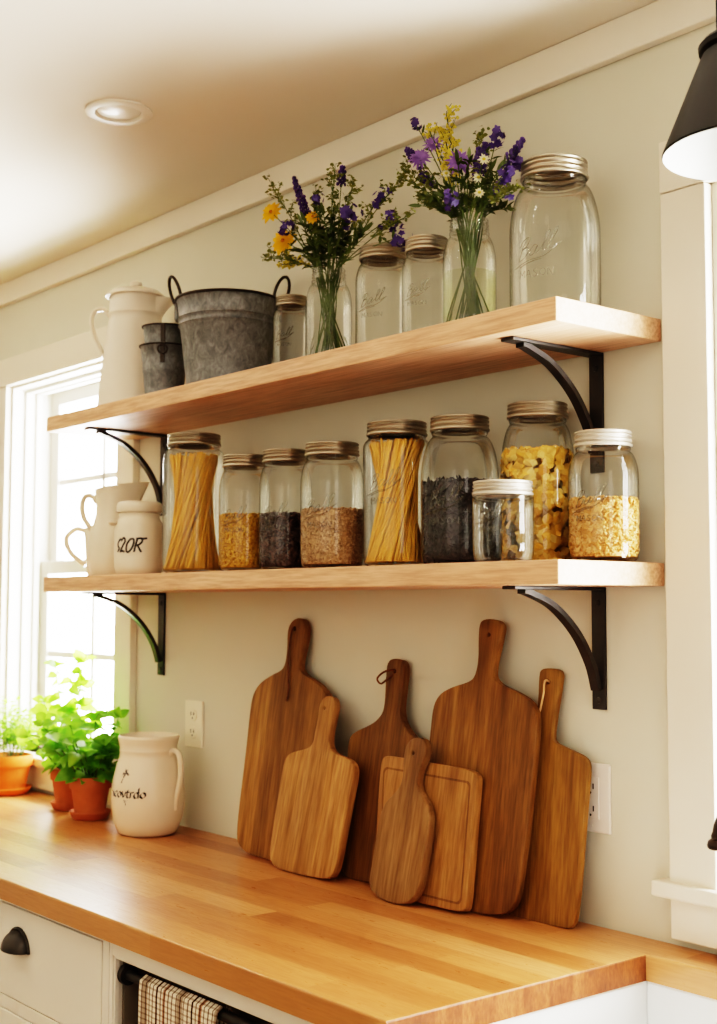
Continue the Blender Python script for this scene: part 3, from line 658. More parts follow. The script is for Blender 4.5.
def emboss(strokes, w_total, width, rad, z, ang0, slant, rise, parent, rr=.0009, name='embossed_lettering'):
    sc = width/w_total; b = MB()
    for s in strokes:
        P = []
        for q in bez([(a, c, 0) for a, c in s], 4):
            u = (q.x + slant*q.y)*sc; v = (q.y + rise*q.x)*sc
            a = ang0 + (u - width/2)/rad; P.append((rad*cos(a), rad*sin(a), z+v))
        b.tube(P, rr, 5)
    return b.obj(name, M['emboss'], parent)
def jar_profile(h, r, rn, sh, lidh, wide):
    """outer silhouette; sh = height fraction where the shoulder starts"""
    zn = h - lidh - .004; zs = h*sh
    prof = [(.0005,.006),(r*.55,.005),(r*.78,.0008),(r*.88,.0012),(r*.95,.006),(r*.985,.016),(r,.03),(r,zs)]
    for k in range(1, 9):
        a = pi/2*k/8; prof.append((rn + (r-rn)*cos(a)**1.25, zs + (zn-zs)*.93*sin(a)**1.05))
    prof += [(rn*1.0, zn-.001), (rn*1.03, zn), (rn*1.03, zn+.003), (rn*.985, zn+.005), (rn*.985, h-.006)]
    return prof
def mason_jar(x, y, z, h, r, rn, sh, label, lid='zinc', group=None, lidh=.026, script=True, ang=None, wordw=1.0, mason=True):
    t = thing('mason_jar', label, 'jar', (x, y, z+.0006), group=group)
    lh = lidh if lid else .0
    prof = jar_profile(h, r, rn, sh, lh if lid else .022, True)
    if not lid:   # open threaded mouth
        prof = prof[:-5]; zn = h-.022-.004
        prof += [(rn*1.0, zn-.001), (rn*1.04, zn), (rn*1.04, zn+.003), (rn*.98, zn+.005)]
        for q in range(2): prof += [(rn*.98, zn+.007+q*.006), (rn*1.03, zn+.009+q*.006), (rn*.98, zn+.011+q*.006)]
        prof += [(rn, h-.002), (rn*.97, h), (rn*.94, h-.001), (rn*.92, h-.02)]
    MB().lathe(prof, 56).obj('glass_body', M['glass'], t, ang=60)
    if lid:
        rl = rn*1.075; b = MB(); m = M['zinc'] if lid == 'zinc' else M['zincw']
        p = [(rl*.97, h-lh), (rl*1.01, h-lh+.0005), (rl*1.035, h-lh+.003), (rl*1.01, h-lh+.0055)]
        for k in range(2):
            z0 = h-lh+.007+k*(lh-.012)/2; q = lh-.012
            p += [(rl*.955, z0), (rl*.965, z0+q*.06), (rl*1.01, z0+q*.16), (rl*1.015, z0+q*.26), (rl*.965, z0+q*.38), (rl*.955, z0+q*.45)]
        p += [(rl*1.0, h-.004), (rl*1.0, h-.002), (rl*.97, h-.0008), (rl*.90, h-.0008)]
        L = MB().lathe(p, 48).obj('screw_band', m, t, ang=60)
        MB().lathe([(rl*.90, h-.0009), (rl*.86, h-.0016), (rl*.5, h-.0013), (.0005, h-.0012)], 48).obj('lid_disc', m, t)
    fa = (face_angle(x, y) if ang is None else ang)
    if script:
        zz = h*(sh*.62); wt = r*1.0*wordw
        emboss(SCRIPT, 3.6, wt, r+.0003, zz, fa-.42, .25, .22, t, rr=.0008)
        if mason:
            s, W = letters('MASON'); emboss(s, W, wt*.85, r+.0003, zz-wt*.36, fa-.42, .1, .0, t, rr=.0007)
    return t
def rin(prof, z):
    for (r0, z0), (r1, z1) in zip(prof[1:], prof[2:]):
        if z0 <= z <= z1 and z1 > z0: return r0 + (r1-r0)*(z-z0)/(z1-z0)
    return prof[7][0]
def fill(name, label, jar, h_top, mat, grain, n, seed, core=True, cat='dry food', slope=0):
    x, y, z, h, r, rn, sh = jar; rd = random.Random(seed)
    prof = jar_profile(h, r, rn, sh, .026, True)
    b = MB(); zs = [.008+ (h_top-.010)*k/14 for k in range(15)]
    core_p = [(.0005, .0075)] + [((rin(prof, q)-.0045), q) for q in zs] + [(.0005, h_top-.001)]
    if core: b.lathe(core_p, 40)
    tmp = []
    for i in range(n):
        a = rd.uniform(0, 2*pi)
        if not core and i > n*.62 and i < n*.8:
            q = rd.uniform(.012, h_top-.004); R = (rin(prof, q)-.004)*rd.uniform(.6,.88)
        elif i < n*.8:
            q = rd.uniform(.009, h_top); R = rin(prof, q)-.0032
        else:
            q = h_top + rd.uniform(-.001, .003); R = (rin(prof, h_top)-.004)*math.sqrt(rd.random())
        grain(b, Vector((R*cos(a), R*sin(a), q)), a, rd)
    o = b.obj(name, mat, loc=(x, y, z+.0006), ang=70); return tag(o, label, cat, kind='stuff')
def g_round(s, sq=1.0):
    def f(b, c, a, rd):
        k = s*rd.uniform(.8, 1.2); b.blob(c, k, k, k*sq, 6, 4, Matrix.Rotation(rd.uniform(0,6), 3, 'X') @ Matrix.Rotation(rd.uniform(0,6), 3, 'Z'))
    return f
def g_long(s, l):
    def f(b, c, a, rd):
        rot = Matrix.Rotation(a, 3, 'Z') @ Matrix.Rotation(rd.uniform(-1.4, 1.4), 3, 'X') @ Matrix.Rotation(rd.uniform(-.2, .2), 3, 'Y')
        b.blob(c, s, s, l*rd.uniform(.7, 1.2), 5, 4, rot)
    return f
def g_flake(s):
    def f(b, c, a, rd):
        rot = Matrix.Rotation(a, 3, 'Z') @ Matrix.Rotation(pi/2+rd.uniform(-.5, .5), 3, 'Y') @ Matrix.Rotation(rd.uniform(0, 6), 3, 'Z')
        v = [Vector((0,0,s*.25))]; n = 8
        for i in range(n):
            q = 2*pi*i/n; k = s*rd.uniform(.75, 1.15); v.append(Vector((k*cos(q), k*.8*sin(q), s*rd.uniform(-.25, .25))))
        b.add([c + rot @ q*1.0 for q in v], [(0, 1+i, 1+(i+1) % n) for i in range(n)])
    return f
def spaghetti(label, jar, top, n, seed, twist):
    x, y, z, h, r, rn, sh = jar; rd = random.Random(seed); b = MB(); R0 = r*.95; fa = face_angle(x, y)
    for i in range(n):
        k = 1 if i < n*.62 else rd.uniform(.3, .95)
        a = rd.uniform(0, 2*pi); tw = twist*rd.uniform(.75, 1.2)
        rb, rt = R0*k*rd.uniform(.86, 1), min(R0, rn*.97)*k*rd.uniform(.9, 1)
        pts = []; zt = top*rd.uniform(.965, 1.0)
        for s_ in range(5):
            u = s_/4; q0 = Vector((rb*cos(a), rb*sin(a), .009)); q1 = Vector((rt*cos(a+tw), rt*sin(a+tw), zt))
            p = q0.lerp(q1, u); pts.append(p)
        b.tube(pts, .0021, 5)
    o = b.obj('spaghetti', M['pasta'], loc=(x, y, z+.0006), ang=70); return tag(o, label, 'pasta', kind='stuff')

# lower shelf, from the window end
J = dict(
 s1=(-2.436,-.16,ZL,.300,.0662,.053,.82), y=(-2.243,-.16,ZL,.238,.0521,.0415,.66), d=(-2.115,-.15,ZL,.238,.0523,.0425,.66), l=(-1.954,-.16,ZL,.236,.0597,.047,.66),
 s2=(-1.792,-.14,ZL,.260,.0605,.050,.82), c=(-1.650,-.12,ZL,.256,.0670,.0470,.58), e=(-1.474,-.195,ZL,.128,.0489,.044,.80), f=(-1.515,-.07,ZL,.268,.0616,.0465,.57), p=(-1.366,-.08,ZL,.206,.0548,.0415,.64))
SM = 'lidded glass jars on the lower shelf'
mason_jar(*J['s1'], 'tall glass jar full of spaghetti, beside the lettered canister', group=SM, script=False)
spaghetti('bundle of dry spaghetti in the jar beside the lettered canister', J['s1'], .258, 150, 3, 1.9)
mason_jar(*J['y'], 'lidded glass jar half filled with small yellow grain', group=SM)
fill('yellow_grain', 'small yellow grain half filling a lidded glass jar', J['y'], .114, M['corn'], g_round(.0026), 1500, 4)
mason_jar(*J['d'], 'lidded glass jar holding dark brown beans', group=SM)
fill('dark_beans', 'small dark brown beans filling the lower half of a jar', J['d'], .108, M['bean'], g_round(.0028, 1.4), 1300, 5)
mason_jar(*J['l'], 'lidded glass jar holding light brown lentils', group=SM)
fill('lentils', 'light brown lentils filling the lower half of a jar', J['l'], .109, M['lentil'], g_round(.0026, .6), 1700, 6)
mason_jar(*J['s2'], 'glass jar full of spaghetti in the middle of the lower shelf', group=SM)
spaghetti('bundle of dry spaghetti in the jar beside the dark pieces', J['s2'], .228, 140, 8, 2.0)
mason_jar(*J['c'], 'round shouldered glass jar half full of near black curls', group=SM)
fill('dark_curls', 'near black curled pieces half filling a round shouldered jar', J['c'], .140, M['choco'], g_long(.0022, .008), 1100, 9)
mason_jar(*J['e'], 'small squat empty glass jar in front on the lower shelf', 'zincw', group=SM, lidh=.024)
mason_jar(*J['f'], 'tallest round shouldered jar filled with yellow cereal flakes', group=SM, script=False)
fill('cereal_flakes', 'golden yellow cereal flakes filling the tall jar', J['f'], .182, M['flake'], g_flake(.0105), 1000, 10, core=False)
mason_jar(*J['p'], 'glass jar of puffed rice at the end of the lower shelf', 'zincw', group=SM)
fill('puffed_rice', 'pale golden puffed rice half filling the end jar', J['p'], .096, M['puff'], g_round(.0034, .7), 2300, 12)
# upper shelf
SU = 'clear glass jars on the upper shelf'
U = dict(j1=(-2.166,-.10,ZU,.174,.0387,.031,.74), j2=(-1.855,-.12,ZU,.208,.0508,.040,.67), j3=(-1.712,-.14,ZU,.190,.0438,.035,.67), big=(-1.437,-.11,ZU,.262,.0733,.050,.53),
         f1=(-1.979,-.15,ZU,.186,.0447,.032,.60), f2=(-1.604,-.14,ZU,.199,.0457,.033,.60))
mason_jar(*U['j1'], 'small empty lidded glass jar beside the galvanized tub', group=SU, lidh=.022)
mason_jar(*U['j2'], 'empty lidded glass jar next to the yellow flower bouquet', group=SU)
mason_jar(*U['j3'], 'empty lidded glass jar just before the purple flower bouquet', group=SU)
mason_jar(*U['big'], 'largest empty lidded glass jar at the end of the upper shelf', group=SU, lidh=.030)
mason_jar(*U['f1'], 'open glass jar holding the yellow and purple flower bouquet', None, group=SU, script=False)
mason_jar(*U['f2'], 'open glass jar of water holding the purple flower bouquet', None, group=SU, script=False)
x, y, z, h, r, rn, sh = U['f2']
o = MB().lathe([(.0005,.0075),(r*.85,.008),(r*.96,.018),(r*.965,.03),(r*.965,.106),(.0005,.106)], 40).obj('vase_water', M['water'], loc=(x,y,z+.0006)); tag(o, 'clear water standing in the jar of purple flowers', 'water', kind='stuff')

# ------------------------------------------------------------------ stoneware and metalware
def ring(b, c, R, r, ax='y', n=20, sy=1.0):
    pts = []
    for k in range(n):
        a = 2*pi*k/n
        pts.append((c[0]+R*cos(a), c[1], c[2]+R*sy*sin(a)) if ax == 'y' else (c[0], c[1]+R*cos(a), c[2]+R*sy*sin(a)))
    return b.tube(pts, r, 8, closed=True)
RX, RY = .635, .773       # direction along the room's view-right, used to turn handles
def handle(b, prof, flat=None, r=.006, dirx=1, yaw=0):
    """prof: (out, z) pairs, swept in the vertical plane of the view-right direction"""
    cx_, cy_ = RX*cos(yaw)-RY*sin(yaw), RX*sin(yaw)+RY*cos(yaw)
    return b.tube([Vector((dirx*cx_*o_, dirx*cy_*o_, z_)) for o_, z_ in [(q.x, q.z) for q in bez([(a, 0, c) for a, c in prof], 6)]], r, 10, flat=flat)
# lidded enamel coffee pot
t = thing('coffee_pot', 'tall white enamel coffee pot with lid and looped handle', 'pot', (-2.749, -.13, ZU+.0006))
b = MB().lathe([(.0005,.004),(.080,.004),(.085,0),(.087,.004),(.0865,.012),(.078,.10),(.0635,.212),(.0610,.226),(.0640,.229),(.0640,.233),(.0612,.236),(.0612,.262),(.0605,.268),(.0615,.272),(.059,.274),(.056,.268)], 56)
b.obj('pot_body', M['enamel'], t, ang=60)
b = MB(); v = []; f = []    # pouring lip
n = 13
for k in range(n):
    a = -1.0 + 2.0*k/(n-1); wv = cos(a*1.57)
    for q, (rr, zz) in enumerate(((.0605,.225),(.0612+.014*max(0,wv),.245),(.0615+.036*max(0,wv),.268),(.0600+.034*max(0,wv),.270))):
        A = math.atan2(RY, RX) + a*.55; v.append((rr*cos(A), rr*sin(A), zz))
for k in range(n-1):
    for q in range(3): f.append((k*4+q, k*4+q+1, k*4+q+5, k*4+q+4))
b.add(v, f).obj('spout', M['enamel'], t)
MB().lathe([(.064,.271),(.070,.273),(.069,.277),(.055,.288),(.030,.295),(.012,.298),(.010,.300),(.014,.304),(.014,.309),(.008,.312),(.0005,.313)], 44).obj('lid', M['enamel'], t, ang=60)
handle(MB(), [(.058,.226),(.075,.244),(.096,.240),(.104,.215),(.094,.175),(.074,.135)], flat=(1.2,.8), r=.007, dirx=-1).obj('handle', M['enamel'], t)
# galvanized buckets
def bucket(x, y, z, rt, rb, h, label, big):
    t = thing('galvanized_tub' if big else 'galvanized_bucket', label, 'tub' if big else 'bucket', (x, y, z+.0006), group=None if big else 'small galvanized buckets')
    R = lambda u: rb+(rt-rb)*u
    p = [(.0005,.004),(rb*.94,.004),(rb,.0),(rb*1.01,.003)]
    for u in ((.12,),(.60,)) if not big else ((.58,),): pass
    marks = (.70, .775) if big else (.52, .58)
    p += [(R(.1), .1*h)]
    for m in marks: p += [(R(m-.025), (m-.025)*h), (R(m)+(.0042 if big else .0012), m*h), (R(m+.025), (m+.025)*h)]
    p += [(R(.97), .97*h), (rt+.003, .985*h), (rt+.004, .995*h), (rt+.001, h), (rt-.003, .99*h), (R(.5)-.003, .5*h), (rb-.003, .008), (.0005,.007)]
    MB().lathe(p, 56).obj('bucket_body', M['galv'], t, ang=60)
    b = MB(); b.tube([((rt+.002)*cos(2*pi*k/40), (rt+.002)*sin(2*pi*k/40), h-.002) for k in range(40)], .003 if big else .002, 8, closed=True); b.obj('rim_wire', M['wire'], t)
    return t
t = bucket(-2.354, -.13, ZU, .110, .086, .195, 'large round galvanized steel tub with two upright ring handles', True)
for s in (-1, 1):
    e = MB(); cx, cy = s*RX*.110, s*RY*.110
    e.box(-.004, .004, -.014, .014, .150, .186, .002); A = math.atan2(RY, RX)
    e.v = [(cx + (q[0])*cos(A)-q[1]*sin(A)*1, cy + q[0]*sin(A)+q[1]*cos(A), q[2]) for q in e.v]; e = e.obj('ear', M['galv'], t, smooth=False)
    b = MB(); pts = []
    dz = Vector((0,0,1)); dv = Vector((-RY, RX, 0)); dn = Vector((RX*s, RY*s, 0))
    for k in range(28):
        a = 2*pi*k/28; pts.append(Vector((cx, cy, .213)) + dn*(.004+.010*sin(a)) + dv*.022*cos(a) + dn*.012*cos(a) + dz*.034*sin(a))
    b.tube(pts, .0036, 8, closed=True).obj('ring_handle', M['wire'], t)
def small_bucket(x, y, z, rt, rb, h, label, ringz):
    t = bucket(x, y, z, rt, rb, h, label, False)
    A = face_angle(x, y) - .08
    b = MB().box(-.002, .002, -.005, .005, h-.045, h-.001, .001); c_, s_ = cos(A), sin(A)
    b.v = [((rt-.001+.0015+q[0])*c_-q[1]*s_ - (0), (rt-.001+.0015+q[0])*s_+q[1]*c_, q[2]) for q in b.v]; b.obj('strap', M['wire'], t, smooth=False)
    if ringz:
        g = MB(); C0 = Vector(((rt+.004)*c_, (rt+.004)*s_, ringz)); tv = Vector((-s_, c_, 0))
        g.tube([C0 + tv*.010*cos(2*pi*k/20) + Vector((0,0,.010*sin(2*pi*k/20))) for k in range(20)], .0019, 7, closed=True).obj('ring', M['wire'], t)
small_bucket(-2.548, -.17, ZU, .053, .041, .120, 'small galvanized bucket with ring, lower of the nested pair', .104)
small_bucket(-2.548, -.17, ZU+.046, .0475, .037, .118, 'small galvanized bucket nested inside another beside the tub', None)
# pitcher, cup, canister on the lower shelf
t = thing('pitcher', 'cream stoneware pitcher with flared lip and tall handle', 'pitcher', (-2.822, -.136, ZL+.0006))
prof = [(.050,0),(.054,.004),(.060,.03),(.0645,.065),(.0625,.095),(.052,.125),(.0455,.150),(.0455,.175),(.0495,.205),(.0500,.207),(.0475,.206),(.0435,.175),(.0435,.150),(.050,.125),(.06,.09),(.06,.03),(.045,.008),(.0005,.006)]
b = MB().lathe(prof, 56, cap0=True)
A0 = math.atan2(RY, RX)
nv = []
for q in b.v:
    x_, y_, z_ = q; a = math.atan2(y_, x_)-A0; a = (a+pi) % (2*pi)-pi
    k = max(0, (z_-.135)/.07); pull = math.exp(-(a/.5)**2)*k*.82
    lift = .030*k*k*(.5+.5*cos(a)) * .9
    rr = math.hypot(x_, y_); 
    if rr > .02: x_ *= 1+pull*.75; y_ *= 1+pull*.75
    nv.append((x_, y_, z_+lift*.55+pull*.004))
b.v = nv; b.obj('pitcher_body', M['stoneware'], t, ang=60)
handle(MB(), [(.043,.176),(.056,.192),(.072,.190),(.079,.170),(.074,.14),(.056,.113)], flat=(1.25,.85), r=.008, dirx=-1).obj('handle', M['stoneware'], t)
t = thing('mug', 'cream stoneware mug with thin loop handle behind the pitcher', 'mug', (-2.918, -.124, ZL+.0006))
MB().lathe([(.026,0),(.029,.003),(.033,.04),(.0375,.10),(.0385,.120),(.037,.121),(.0355,.10),(.031,.04),(.025,.008),(.0005,.007)], 44, cap0=True).obj('mug_body', M['stoneware'], t, ang=60)
handle(MB(), [(.036,.113),(.056,.118),(.078,.102),(.080,.080),(.066,.055),(.033,.030)], r=.0068, dirx=-1).obj('handle', M['stoneware'], t)
cx, cy = -2.645, -.172
t = thing('canister', 'cream stoneware canister with black brush lettering and flat lid', 'canister', (cx, cy, ZL+.0006))
MB().lathe([(.0005,.0005),(.046,.0005),(.050,.003),(.0545,.018),(.0552,.03),(.0555,.10),(.0535,.115),(.0485,.124),(.0450,.129),(.0450,.133),(.0465,.136),(.0455,.1385),(.043,.140),(.0005,.140)], 52).obj('canister_body', M['stoneware'], t, ang=60)
MB().lathe([(.043,.1403),(.0500,.1412),(.0515,.146),(.0515,.156),(.0495,.162),(.045,.165),(.03,.167),(.0005,.168)], 48).obj('lid', M['stoneware'], t)
A = face_angle(cx, cy)-1.35
MB().blob((.060*cos(A), .060*sin(A), .118), .011, .011, .0065, 12, 8).obj('lug', M['stoneware'], t)
def nib(strokes, w_total, width, rad_at, z, ang0, slant, nibw, nang, parent, mat, name='lettering', rise=0):
    sc = width/w_total; b = MB()
    if nang is not None: nx, ny = cos(nang)*nibw/2, sin(nang)*nibw/2
    for s in strokes:
        v = []; P = bez([(a, c, 0) for a, c in s], 6)
        dense = []
        for q in P: dense.append(q)
        def put(u, vv):
            zz = z+vv; R = rad_at(zz)+.0005; a = ang0+(u-width/2)/R; return (R*cos(a), R*sin(a), zz)
        for q in dense:
            u = (q.x+slant*q.y)*sc; vv = q.y*sc + rise*u
            ix = dense.index(q); g_ = dense[min(ix+1, len(dense)-1)]-dense[max(ix-1, 0)]
            if nang is None:
                gx_, gy_ = g_.x+slant*g_.y, g_.y; gl_ = math.hypot(gx_, gy_) or 1; nx, ny = -gy_/gl_*nibw/2, gx_/gl_*nibw/2
            for k in (-1, -.33, .33, 1): v.append(put(u+k*nx, vv+k*ny))
        f = []
        for i in range(len(dense)-1):
            for k in range(3): f.append((4*i+k, 4*i+k+1, 4*i+k+5, 4*i+k+4))
        b.add(v, f)
    return b.obj(name, mat, parent)
CAN = [[(.05,1.05),(-.35,.75),(-.3,.45),(-.05,.3),(-.3,.02)], [(.15,.85),(.45,1.1),(.7,.85),(.45,.45),(.2,.05),(.5,.1),(.85,.0)],
       [(1.35,1.0),(1.0,.6),(1.05,.1),(1.4,.02),(1.75,.45),(1.75,.95),(1.35,1.0)],
       [(2.15,1.0),(2.05,.5),(2.0,0)], [(2.0,1.0),(2.5,1.05),(2.75,.85),(2.5,.6),(2.15,.5)], [(2.3,.5),(2.6,.2),(2.85,-.02)], [(2.5,1.05),(2.9,1.02),(3.25,1.08)]]
CAN = [[(a, c*1.5) for a, c in s_] for s_ in CAN]
nib(CAN, 3.4, .066, lambda z: .0556, .050, face_angle(cx, cy)-.30, .16, .0046, None, t, M['ink'])
# crock jug on the worktop
cx, cy = -2.678, -.120
t = thing('crock', 'large cream glazed crock jug with dark lettering and side handle', 'jug', (cx, cy, CT+.0006))
KP = [(.060,0),(.066,.004),(.0775,.03),(.0825,.062),(.0828,.092),(.079,.125),(.072,.155),(.066,.172),(.0645,.184),(.066,.187),(.0655,.190),(.0645,.192),(.067,.205),(.0695,.214),(.0695,.219),(.0665,.222),(.062,.218),(.060,.195),(.066,.16),(.074,.12),(.076,.08),(.066,.02),(.0005,.012)]
MB().lathe(KP, 60, cap0=True).obj('crock_body', M['crock'], t, ang=60)
handle(MB(), [(.060,.178),(.072,.189),(.088,.182),(.094,.155),(.092,.120),(.082,.085),(.0795,.07),(.0795,.058)], flat=(1.0,1.0), r=.0066, dirx=1, yaw=-.55).obj('handle', M['crock'], t)
def krad(z):
    for (r0, z0), (r1, z1) in zip(KP, KP[1:]):
        if z0 <= z <= z1: return r0+(r1-r0)*(z-z0)/(z1-z0)
    return .08
def shift(g, x): return [[(a+x, c) for a, c in s] for s in g]
gx = [[(0,.62),(.3,.35),(.5,.0)],[(.5,.62),(.25,.3),(0,.0)]]
gc = [[(.5,.52),(.3,.64),(.05,.45),(.05,.15),(.3,.0),(.52,.1)]]
go = [[(.3,.64),(.05,.45),(.05,.18),(.3,.0),(.55,.18),(.55,.45),(.3,.64)]]
gv = [[(0,.64),(.12,.35),(.28,.02)],[(.28,.02),(.5,.4),(.52,.66)]]
gt = [[(.2,.85),(.15,.4),(.2,.05),(.45,.05)],[(0,.62),(.45,.62)]]
gr = [[(.1,.64),(.1,.3),(.1,0)],[(.1,.45),(.28,.64),(.45,.58)]]
gd = [[(.5,.5),(.28,.64),(.05,.4),(.08,.1),(.3,.0),(.52,.2)],[(.52,1.1),(.52,.5),(.55,.02)]]
gl = [[(.1,1.1),(.1,.4),(.15,.02),(.3,.05)]]
WORD = shift(gx,0)+shift(gc,.62)+shift(go,1.25)+shift(gv,1.95)+shift(gt,2.55)+shift(gr,3.05)+shift(gd,3.55)+shift(go,4.3)
nib(WORD, 4.9, .098, krad, .089, face_angle(cx, cy)-.66, .05, .0047, .6, t, M['ink'])
EM = [[(.0,.55),(.2,.85),(.45,.95)],[(.1,.4),(.3,.75),(.5,.7)],[(.25,1.0),(.3,.7),(.2,.45)],[(.45,1.0),(.35,.8),(.6,.6)],[(.05,.75),(.25,.65),(.55,.85)],[(.2,.45),(.05,.2),(.0,.0)]]
nib(EM, .6, .018, krad, .120, face_angle(cx, cy)-.72, 0, .0044, .7, t, M['inkgrey'], 'emblem')
EM2 = [[(.0,.5),(.3,.35),(.6,.5)],[(.1,.3),(.3,.15),(.5,.3)],[(.3,.15),(.3,-.15)]]
nib(EM2, .6, .012, krad, .074, face_angle(cx, cy)-.64, 0, .0018, .7, t, M['inkgrey'], 'emblem')

# ------------------------------------------------------------------ potted herbs
def leaf(b, p, d, nrm, L, W, curl=.25, fold=.25, n=4):
    d = Vector(d).normalized(); nrm = Vector(nrm); s = d.cross(nrm)
    if s.length < 1e-4: s = d.orthogonal()
    s.normalize(); u = s.cross(d).normalized(); p = Vector(p); v = []; f = []
    for k in range(n+1):
        t = k/n; w = W*.5*(sin(pi*min(1, t**.8*.97+.02))**.85) if 0 < k < n else W*.04
        c = p + d*(L*t*(1-.15*curl*t)) - u*(curl*L*t*t)
        v += [c - s*w + u*(fold*w), c, c + s*w + u*(fold*w)]
    for k in range(n):
        a = 3*k; f += [(a,a+1,a+4,a+3),(a+1,a+2,a+5,a+4)]
    b.add(v, f)
def pot_obj(t, r, h, mat, z0):
    MB().lathe([(.0005,z0),(r*.66,z0),(r*.70,z0+.002),(r*.90,z0+h*.70),(r*.985,z0+h*.705),(r*1.0,z0+h*.72),(r*1.02,z0+h*.97),(r*1.0,z0+h),(r*.93,z0+h),(r*.91,z0+h*.95),(r*.86,z0+h*.75)], 44).obj('pot', mat, t, ang=35)
    MB().lathe([(r*.905,z0+h*.86),(r*.6,z0+h*.89),(r*.3,z0+h*.875),(.0005,z0+h*.89)], 30).obj('soil', M['soil'], t)
def saucer(x, y, r, mat, label):
    o = MB().lathe([(.0005,.0),(r*.80,.0),(r*.86,.003),(r*1.0,.017),(r*.985,.020),(r*.955,.019),(r*.83,.0065),(r*.78,.0055),(.0005,.0055)], 44).obj('plant_saucer', mat, loc=(x, y, CT+.0006), ang=40)
    tag(o, label, 'saucer', 'terracotta saucers')
def herb(x, y, r, h, mat, label, kind, seed):
    rd = random.Random(seed); z0 = .0061
    t = thing('potted_herb', label, 'potted plant', (x, y, CT+.0006), group='potted herbs by the window')
    pot_obj(t, r, h, mat, z0); zs = z0+h*.88
    st = MB(); lf = MB()
    if kind == 'parsley':
        for i in range(60):
            a = rd.uniform(0, 2*pi); R0 = r*.6*math.sqrt(rd.random()); ln = rd.uniform(.06, .175); lean = rd.uniform(.05, .55)
            p0 = Vector((R0*cos(a), R0*sin(a), zs)); p1 = p0 + Vector((cos(a)*lean*ln, sin(a)*lean*ln, ln*(1-.3*lean)))
            if y + p1.y > -.03: p1.y = -.03 - y
            P = bez([p0, p0.lerp(p1, .5)+Vector((0,0,.006)), p1], 3); st.tube(P, .0008, 4)
            for q in range(22):
                c = P[-1 - min(q//6, len(P)-2)] + Vector((rd.gauss(0,.013), rd.gauss(0,.013), rd.gauss(0,.010)))
                c.y = min(c.y, -.035 - y)
                leaf(lf, c, (rd.gauss(0,1), rd.gauss(0,1), rd.uniform(-.2,.8)), (rd.gauss(0,.5), rd.gauss(0,.5), 1), rd.uniform(.010,.019), rd.uniform(.008,.014), .2, .2, 3)
    else:
        stems = []
        if kind == 'basil':
            for i in range(30):
                a = i*2.4 + rd.uniform(-.3, .3); stems.append((a, r*.6*math.sqrt(rd.random()), rd.uniform(.06, .165), rd.uniform(.2, .9), .047))
        else:
            for (a, R0, ln, lean) in ((3.6,.01,.275,.14),(.4,.01,.285,.10),(.9,.012,.17,.06),(3.6,.015,.13,.45),(5.0,.012,.12,.5),(4.2,.01,.15,.3),(1.8,.01,.10,.4),(5.8,.02,.11,.4),(3.0,.02,.085,.8),(4.6,.02,.09,.8),(3.9,.02,.07,.95),(2.6,.02,.12,.55)):
                stems.append((a, R0, ln*(1.0 if ln > .25 else 1.3), lean, .052))
        for a, R0, ln, lean, ll in stems:
            p0 = Vector((R0*cos(a), R0*sin(a), zs)); p1 = p0 + Vector((cos(a)*lean*ln, sin(a)*lean*ln, ln*(1-.25*lean)))
            if y + p1.y > -.04: p1.y = -.04 - y
            P = bez([p0, p0.lerp(p1,.5)+Vector((-cos(a)*.004, -sin(a)*.004, .004)), p1], 5); st.tube(P, [.0017-.0008*k/(len(P)-1) for k in range(len(P))], 5)
            m = max(2, int(ln/.034))
            for k in range(m+1):
                c = P[min(len(P)-1, int((.25+.75*k/m)*(len(P)-1)))]; top = k == m
                ph = a + k*pi/2 + rd.uniform(-.3,.3)
                for q in range(4 if top else 2):
                    A = ph + q*(pi/2 if top else pi); up = rd.uniform(.25,.8) if top else rd.uniform(-.25,.35)
                    sz = ll*rd.uniform(.65,1.1)*(.8 if top else 1)
                    d = Vector((cos(A), sin(A), up))
                    if y + c.y + d.y*sz > -.035: d.y = -abs(d.y)*.4
                    leaf(lf, c, d, (rd.gauss(.55,.45), rd.gauss(-.55,.4), rd.uniform(.4,1)), sz, sz*.72, rd.uniform(.1,.5), .28, 7)
    m = {'basil': 'basil', 'mint': 'basil2', 'parsley': 'parsley'}[kind]
    st.obj('stem', M['stem'], t); lf.obj('foliage', M[m], t, ang=60)
for (x, y, r, h, m, lb, k, sd, sl) in (
    (-3.477, -.095, .069, .100, 'terra2', 'feathery light green herb in the widest terracotta pot, farthest from the crock', 'parsley', 3, 'sunlit toned terracotta saucer under the feathery herb'),
    (-3.118, -.090, .0485, .098, 'terra', 'tall sprigged herb in a terracotta pot, between the other two herbs', 'mint', 5, 'terracotta saucer under the tall sprigged herb'),
    (-2.948, -.122, .0505, .096, 'terra', 'dense bushy basil in a terracotta pot right beside the crock', 'basil', 8, 'terracotta saucer under the bushy basil beside the crock')):
    saucer(x, y, r*.98 if k != 'parsley' else r*.98, M[m], sl); herb(x, y, r, h, M[m], lb, k, sd)

